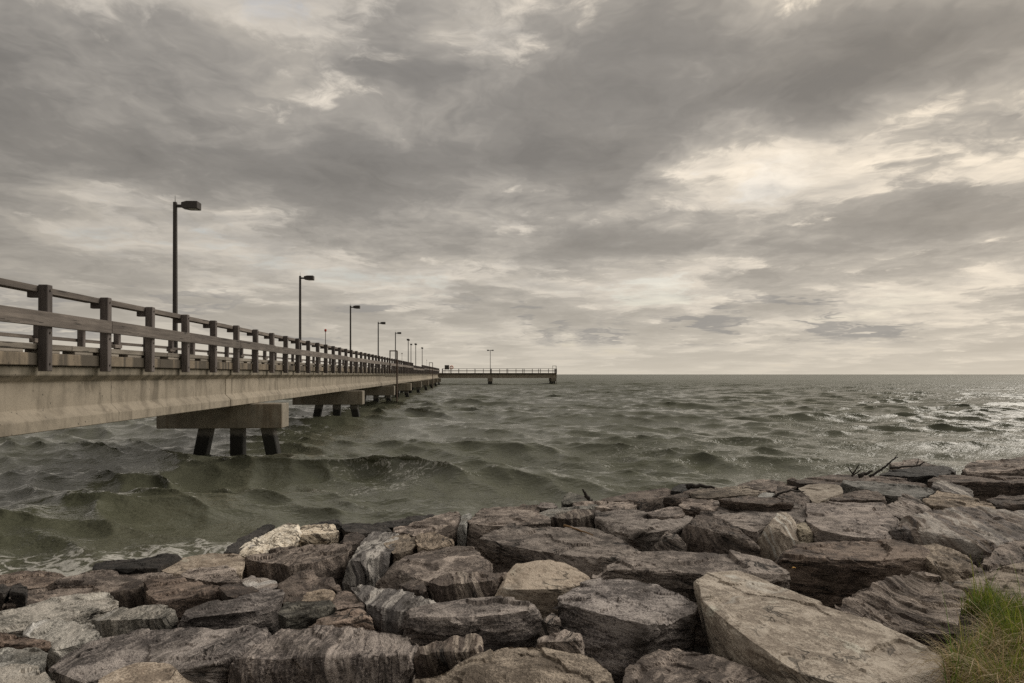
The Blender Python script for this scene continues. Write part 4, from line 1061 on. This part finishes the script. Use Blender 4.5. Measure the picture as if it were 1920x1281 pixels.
def build_rocks():
    for k, spec in enumerate(ROCKS):
        pts, c, size = rock_hull(spec, k)
        bm = bmesh.new()
        for p in pts: bm.verts.new(p - c)
        r = bmesh.ops.convex_hull(bm, input=bm.verts)
        bmesh.ops.delete(bm, geom=[g for g in bm.verts if not g.link_faces], context='VERTS')
        rg = random.Random(500 + k)
        ext = [v.co.copy() for v in bm.verts]
        for _ in range(4):                       # break the corners off along flat fracture planes
            a = rg.uniform(0, 6.283); el = rg.uniform(-0.1, 0.9)
            nv = Vector((math.cos(a) * math.cos(el), math.sin(a) * math.cos(el), math.sin(el)))
            sup = sorted(q.dot(nv) for q in ext)
            lo, hi = sup[0], sup[-1]
            dd = hi - rg.uniform(0.02, 0.06) * (hi - lo)
            bmesh.ops.bisect_plane(bm, geom=bm.verts[:] + bm.edges[:] + bm.faces[:], plane_co=nv * dd, plane_no=nv, clear_outer=True)
            bmesh.ops.holes_fill(bm, edges=[e for e in bm.edges if e.is_boundary])
        # fine triangles wherever the stone can be seen, coarse ones where it is buried
        bmesh.ops.dissolve_limit(bm, angle_limit=math.radians(4), verts=bm.verts, edges=bm.edges)
        bmesh.ops.triangulate(bm, faces=bm.faces)
        tgt = max(0.0034 * c.y, 0.012); cut = min(p.z for p in pts[:len(spec[2]) + len(spec[3])]) - c.z - 0.16
        bm.verts.ensure_lookup_table(); bm.verts.index_update()
        Vv, Tt = refine(np.array([v.co for v in bm.verts], dtype=np.float64), np.array([[v.index for v in f.verts] for f in bm.faces], dtype=np.int64), tgt, cut)
        bm.free()
        me = tri_mesh('rock', Vv, Tt)
        o = bpy.data.objects.new('rock', me); COL.objects.link(o)
        o.location = c
        label, mat, T, Bp, fol, op = spec
        n = len(me.vertices)
        V = np.empty(n * 3, dtype=np.float32); me.vertices.foreach_get('co', V); V = V.reshape(-1, 3)
        N = np.empty(n * 3, dtype=np.float32); me.vertex_normals.foreach_get('vector', N); N = N.reshape(-1, 3)
        rg = random.Random(100 + k)
        az, dip = math.radians(fol[0] + rg.uniform(-8, 8)), math.radians(fol[1] + rg.uniform(-4, 4))
        nrm = Vector((math.sin(az) * math.sin(dip), -math.cos(az) * math.sin(dip) * 0.6, math.cos(dip))).normalized()
        a = nrm.orthogonal().normalized(); b = nrm.cross(a)
        Rm = np.array([list(a), list(b), list(nrm)], dtype=np.float32)
        off = np.array([rg.uniform(-40, 40) for _ in range(3)], dtype=np.float32)
        Q = V @ Rm.T + off
        if op.get('fold'):
            Q[:, 2] += 0.10 * np.sin(Q[:, 0] * 7.0 + 1.3 * np.sin(Q[:, 1] * 3)) + 0.05 * np.sin(Q[:, 1] * 11)
        sz = min(size, 2.2)
        low = fbm(Q * (1.7 / max(sz, 0.4)), 3, k, 0.5)
        warp = gnoise(Q * 1.5, k + 50)
        s = np.stack([Q[:, 0] * 1.1, Q[:, 1] * 1.1, Q[:, 2] * 9.0 + 1.6 * warp], 1)
        led = np.tanh(5.0 * gnoise(s, k + 9))
        s2 = np.stack([Q[:, 0] * 2.6, Q[:, 1] * 2.6, Q[:, 2] * 24.0 + 2.5 * warp], 1)
        led2 = gnoise(s2, k + 19)
        rug = 1 - np.abs(gnoise(Q * 3.4, k + 29)) * 2
        fs = 2.6 / max(sz, 0.5)
        wq = Q + 0.06 * np.stack([gnoise(Q * 5 + 9, k), gnoise(Q * 5 + 31, k), warp * 0.5], 1)
        fc = facets(wq, (fs, fs, fs * 2.0), k)
        fc2 = facets(wq, (8.5, 8.5, 20.0), k + 7)
        fin = fbm(Q * np.array([14, 14, 34], dtype=np.float32), 2, k + 61)
        vis = np.clip(low + .35, 0, 1)
        q = 0.5 if mat == 'C' else 1.0
        disp = 0.008 * sz * low + q * (0.022 * min(sz, 1.6) * fc + 0.009 * fc2 + 0.012 * led * (0.35 + vis) + 0.006 * led2 + 0.008 * rug * vis + 0.004 * fin)
        V = V + N * disp[:, None]
        me.vertices.foreach_set('co', V.ravel()); me.update()
        at = me.attributes.new('rockco', 'FLOAT_VECTOR', 'POINT'); at.data.foreach_set('vector', Q.astype(np.float32).ravel())
        me.polygons.foreach_set('use_smooth', np.ones(len(me.polygons), dtype=bool))
        me.set_sharp_from_angle(angle=math.radians(38))
        me.materials.append(RM[mat])
        tag(o, label, 'rock'); COUNT[0] += len(me.polygons)
        if 'dark' in op or 'lightn' in op:       # stones that are themselves darker or paler than their kind
            key = (mat, op.get('dark', op.get('lightn')))
            if key not in TINT:
                m2 = RM[mat].copy(); nt = NT(m2.node_tree); bs = m2.node_tree.nodes['Principled BSDF']
                src = bs.inputs['Base Color'].links[0].from_socket
                nt._in(bs.inputs['Base Color'], nt.mix(1.0, src, (key[1],) * 3, 'MULTIPLY')); TINT[key] = m2
            me.materials.clear(); me.materials.append(TINT[key])


TINT = {}
COUNT = [0]
build_rocks()


# ------------------------------------------------------------------ loose rubble between and beyond the boulders
def build_rubble():
    rg = random.Random(77)
    base = bmesh.new(); bmesh.ops.create_icosphere(base, subdivisions=3, radius=1.0)
    bv = np.array([v.co for v in base.verts], dtype=np.float32); bf = [[v.index for v in f.verts] for f in base.faces]; base.free()
    V, Fc, QQ = [], [], []
    n = 0
    for k in range(900):
        X, Y = rg.uniform(-15, 24), rg.uniform(-3, 22)
        d = inland(X, Y)
        if d < -0.3 or d > 11 or (X * X + Y * Y) < 4: continue
        if Y > 1 and 1270 < X / Y * F + 960 < 1410 and Y < 8: continue      # an open hole beside the huge slab
        out = Y < 2.6 or abs(X / max(Y, .1)) > 0.81
        r = rg.uniform(0.35, 0.75) if out else rg.uniform(0.10, 0.22)
        z = armour(X, Y) - (0.28 + 0.5 * r if out else 0.58)
        m = bv * (1 + 0.35 * gnoise(bv * 1.1 + k * 3.1, k)[:, None])
        m = np.sign(m) * np.abs(m) ** 0.75                      # blockier
        m = m * np.array([r * rg.uniform(.9, 1.5), r * rg.uniform(.8, 1.2), r * rg.uniform(.5, .8)], dtype=np.float32)
        m = m + 0.05 * r * gnoise(m * 5 / r, k + 3)[:, None] * bv
        a = rg.uniform(0, 6.28); c, s = math.cos(a), math.sin(a)
        m = np.stack([m[:, 0] * c - m[:, 1] * s, m[:, 0] * s + m[:, 1] * c, m[:, 2]], 1)
        QQ.append(m + k * 1.7)
        V.append(m + np.array([X, Y, z], dtype=np.float32)); Fc += [[i + n for i in f] for f in bf]; n += len(bv)
    V = np.concatenate(V); QQ = np.concatenate(QQ)
    me = bpy.data.meshes.new('rubble'); me.from_pydata(V.tolist(), [], Fc); me.update()
    at = me.attributes.new('rockco', 'FLOAT_VECTOR', 'POINT'); at.data.foreach_set('vector', QQ.astype(np.float32).ravel())
    me.polygons.foreach_set('use_smooth', np.ones(len(me.polygons), dtype=bool))
    me.materials.append(RM['B'])
    tag(link('rubble', me), 'loose dark rubble filling the gaps between the boulders', 'rubble', None, 'stuff')


build_rubble()


# ------------------------------------------------------------------ grass bank
BANK = [(1800, 1150), (1835, 1135), (1880, 1145), (1925, 1160), (2010, 1165), (2040, 1360), (1765, 1360), (1780, 1290), (1796, 1240), (1850, 1205), (1850, 1175)]


def on_armour(u, v, up=0.0):
    Y = 5.0
    for _ in range(40):
        X = (u - 960) / F * Y
        Y = 0.5 * Y + 0.5 * (EYE - armour(X, Y) - up) * F / (v - HOR)
    return px(u, v, Y)


def inside(u, v, poly):
    r = False; j = len(poly) - 1
    for i in range(len(poly)):
        (xi, yi), (xj, yj) = poly[i], poly[j]
        if (yi > v) != (yj > v) and u < (xj - xi) * (v - yi) / (yj - yi) + xi: r = not r
        j = i
    return r


def build_grass():
    m, t, b = new_mat('soil')
    geo = t.n.new('ShaderNodeNewGeometry').outputs['Position']
    nn = t.noise(geo, 22.0, 6, 0.65)
    t._in(b.inputs['Base Color'], t.ramp(nn, [(0.3, (0.018, 0.014, 0.009)), (0.7, (0.07, 0.055, 0.035))]))
    b.inputs['Roughness'].default_value = 1.0
    t._in(b.inputs['Normal'], t.bump(nn, 1.0, 0.04))
    pts = [on_armour(u, v, 0.02) for u, v in BANK]
    bm = bmesh.new()
    for p in pts:
        bm.verts.new(p); bm.verts.new(p + Vector((0, 0, -0.6)))
    c = sum(pts, Vector()) / len(pts); bm.verts.new(c + Vector((0, 0, 0.07)))
    bmesh.ops.convex_hull(bm, input=bm.verts)
    bmesh.ops.delete(bm, geom=[v for v in bm.verts if not v.link_faces], context='VERTS')
    bmesh.ops.triangulate(bm, faces=bm.faces)
    bmesh.ops.subdivide_edges(bm, edges=bm.edges, cuts=5, use_grid_fill=True)
    me = bpy.data.meshes.new('grass_bank'); bm.to_mesh(me); bm.free(); me.materials.append(m)
    tag(link('grass_bank', me), kind='structure')
    # blades
    g, t, b = new_mat('grass_blades')
    col = t.attr('blade', 'Color')
    t._in(b.inputs['Base Color'], col); b.inputs['Roughness'].default_value = 0.6
    tr = t.n.new('ShaderNodeBsdfTranslucent'); t._in(tr.inputs[0], col)
    mx = t.n.new('ShaderNodeMixShader'); mx.inputs[0].default_value = 0.3
    out = t.n['Material Output']; t.l.new(b.outputs[0], mx.inputs[1]); t.l.new(tr.outputs[0], mx.inputs[2]); t.l.new(mx.outputs[0], out.inputs[0])
    rg = random.Random(9)
    V, Fc, C = [], [], []
    us = [p[0] for p in BANK]; vs = [p[1] for p in BANK]
    clumps = [(rg.uniform(min(us), max(us)), rg.uniform(min(vs), max(vs)), rg.uniform(0, 6.28), rg.random()) for _ in range(110)]
    cnt = 0
    while cnt < 15000:
        u, v = rg.uniform(min(us), max(us)), rg.uniform(min(vs), max(vs))
        if not inside(u, v, BANK): continue
        cl = min(clumps, key=lambda q: (q[0] - u) ** 2 + (q[1] - v) ** 2)
        p = on_armour(u, v, 0.03)
        upper = v < 1215 + 25 * math.sin(u * 0.05)              # greener towards the top of the bank
        straw = rg.random() < (0.24 if upper else 0.72)
        ln = rg.uniform(0.10, 0.26) * (1.15 if straw else 1.0) * (0.8 + 0.5 * cl[3])
        if rg.random() < 0.035: ln *= 1.8
        ang = cl[2] * 0.35 + rg.gauss(3.3, 0.7)                 # mostly combed to the left by the wind
        lean = rg.uniform(0.15, 0.7) if not straw else rg.uniform(0.5, 1.25)
        d = Vector((math.cos(ang), math.sin(ang), 0)); side = Vector((-d.y, d.x, 0)) * rg.uniform(0.0014, 0.0030)
        tw = rg.uniform(-1, 1); side = (side + d * tw * 0.002)
        if straw:
            k = rg.uniform(.7, 1.3); c3 = (0.46 * k, 0.36 * k, 0.21 * k)
        else:
            k = rg.uniform(.55, 1.35); y = rg.uniform(0, 1); c3 = ((0.12 + 0.15 * y) * k, (0.215 + 0.07 * y) * k, 0.045 * k)
        i0 = len(V); a = lean * 0.3; q = p + Vector((0, 0, -0.02)); seg = 4
        for s in range(seg + 1):
            w = 1 - (s / seg) ** 1.6 * 0.92
            V.append(q - side * w); V.append(q + side * w); C += [c3, c3]
            q = q + (d * math.sin(a) + Vector((0, 0, 1)) * math.cos(a)) * (ln / seg); a += lean * (0.5 if not straw else 0.55)
        for s in range(seg): Fc.append((i0 + 2 * s, i0 + 2 * s + 1, i0 + 2 * s + 3, i0 + 2 * s + 2))
        cnt += 1
    me = bpy.data.meshes.new('grass'); me.from_pydata([tuple(v) for v in V], [], Fc); me.update()
    at = me.color_attributes.new('blade', 'FLOAT_COLOR', 'POINT')
    at.data.foreach_set('color', np.array([(*c, 1) for c in C], dtype=np.float32).ravel())
    me.materials.append(g)
    tag(link('grass', me), 'windblown green and straw-coloured grass in the lower right corner', 'grass', None, 'stuff')


build_grass()

# ------------------------------------------------------------------ driftwood, reed and leaf
M_DRIFT = make_plain('dark_driftwood', (0.028, 0.022, 0.018), 0.85)
M_REED = make_plain('dry_reed', (0.20, 0.115, 0.045), 0.8)
M_LEAF = make_plain('yellow_leaf', (0.50, 0.26, 0.04), 0.7)


def stick(name, label, cat, pix, Y0, rad, mat=M_DRIFT, group=None, twigs=()):
    """a bent, tapering stick through photo points at about the depth Y0"""
    pts = []
    for i, q in enumerate(pix):
        pts.append(px(q[0], q[1], q[2] if len(q) > 2 else Y0))
    fine = []
    rg = random.Random(len(label))
    for a, b2 in zip(pts[:-1], pts[1:]):
        for k in range(5):
            f = k / 5; fine.append(a.lerp(b2, f) + Vector((rg.gauss(0, 1), rg.gauss(0, 1), rg.gauss(0, 1))) * rad * 0.15)
    fine.append(pts[-1])
    rr = [rad * (1 - 0.65 * i / (len(fine) - 1)) for i in range(len(fine))]
    o = link(name, MB().tube(fine, rr, 7).mesh(name, mat, 0, True)); tag(o, label, cat, group)
    for (i, dx, dy, dz, r) in twigs:
        link('twig', MB().tube([fine[i], fine[i] + Vector((dx, dy, dz)) * .5, fine[i] + Vector((dx * .9, dy, dz * 1.1))], [r, r * .8, r * .4], 6).mesh('twig', mat, 0, True), o)
    return o


DG = 'driftwood along the waterline'


def depth(u, v, up=0.12): return on_armour(u, v, up).y


yb = depth(1690, 893, 0.15)
stick('driftwood_branch', 'long bare driftwood branch slanting up to the right over dark boulder', 'driftwood', [(1630, 894), (1645, 885), (1662, 873), (1672, 864), (1683, 857)], yb, 0.021, group=DG, twigs=((14, .12, 0, .10, .010),))
stick('driftwood_branch', 'driftwood branch lying along the top of the near-black boulder', 'driftwood', [(1668, 878), (1690, 876), (1725, 873), (1733, 866)], yb, 0.021, group=DG, twigs=((9, .04, 0, .10, .010),))
stick('driftwood_branch', 'short thick driftwood piece left of the long slanting branch', 'driftwood', [(1610, 893), (1622, 889), (1636, 883)], yb, 0.038, group=DG)
stick('driftwood_branch', 'thin upright driftwood twig, leftmost by the slanting branch', 'driftwood', [(1597, 893), (1602, 885), (1611, 871)], yb, 0.017, group=DG, twigs=((2, -.08, 0, .10, .012), (1, .15, 0, .09, .012)))
stick('driftwood_log', 'black driftwood log beside the small black hump at the waterline', 'driftwood', [(1290, 912), (1312, 911), (1340, 915)], depth(1315, 914), 0.045, group=DG)
stick('driftwood_stick', 'short dark stick poking up behind the dark pointed rock', 'driftwood', [(1104, 936), (1098, 926), (1092, 918)], depth(1100, 938) * 1.01, 0.032, group=DG)
stick('curved_stick', 'thin black curved stick lying across the dark brown wedge', 'stick', [(1449, 934), (1462, 925), (1482, 920), (1508, 922)], depth(1475, 930, 0.10) * 0.985, 0.02)
stick('reed_stalk', 'dry orange-brown reed stalk on the rugged dark slab', 'reed', [(1058, 986, depth(1058, 986, .03)), (1085, 994, depth(1085, 994, .03)), (1112, 1004, depth(1112, 1004, .03))], 9, 0.014, M_REED)
lf = MB(); c = on_armour(1488, 1066, 0.04)
lf.loft([[c + Vector((-.03, 0, 0)) * .55, c + Vector((0, -.02, .012)) * .55, c + Vector((.034, 0, .004)) * .55, c + Vector((0, .02, .016)) * .55], [c + Vector((-.028, 0, .006)) * .55, c + Vector((0, -.018, .02)) * .55, c + Vector((.032, 0, .010)) * .55, c + Vector((0, .018, .022)) * .55]])
tag(link('fallen_leaf', lf.mesh('fallen_leaf', M_LEAF, 0, True)), 'tiny yellow leaf at the right end of the wide flat slab', 'leaf')
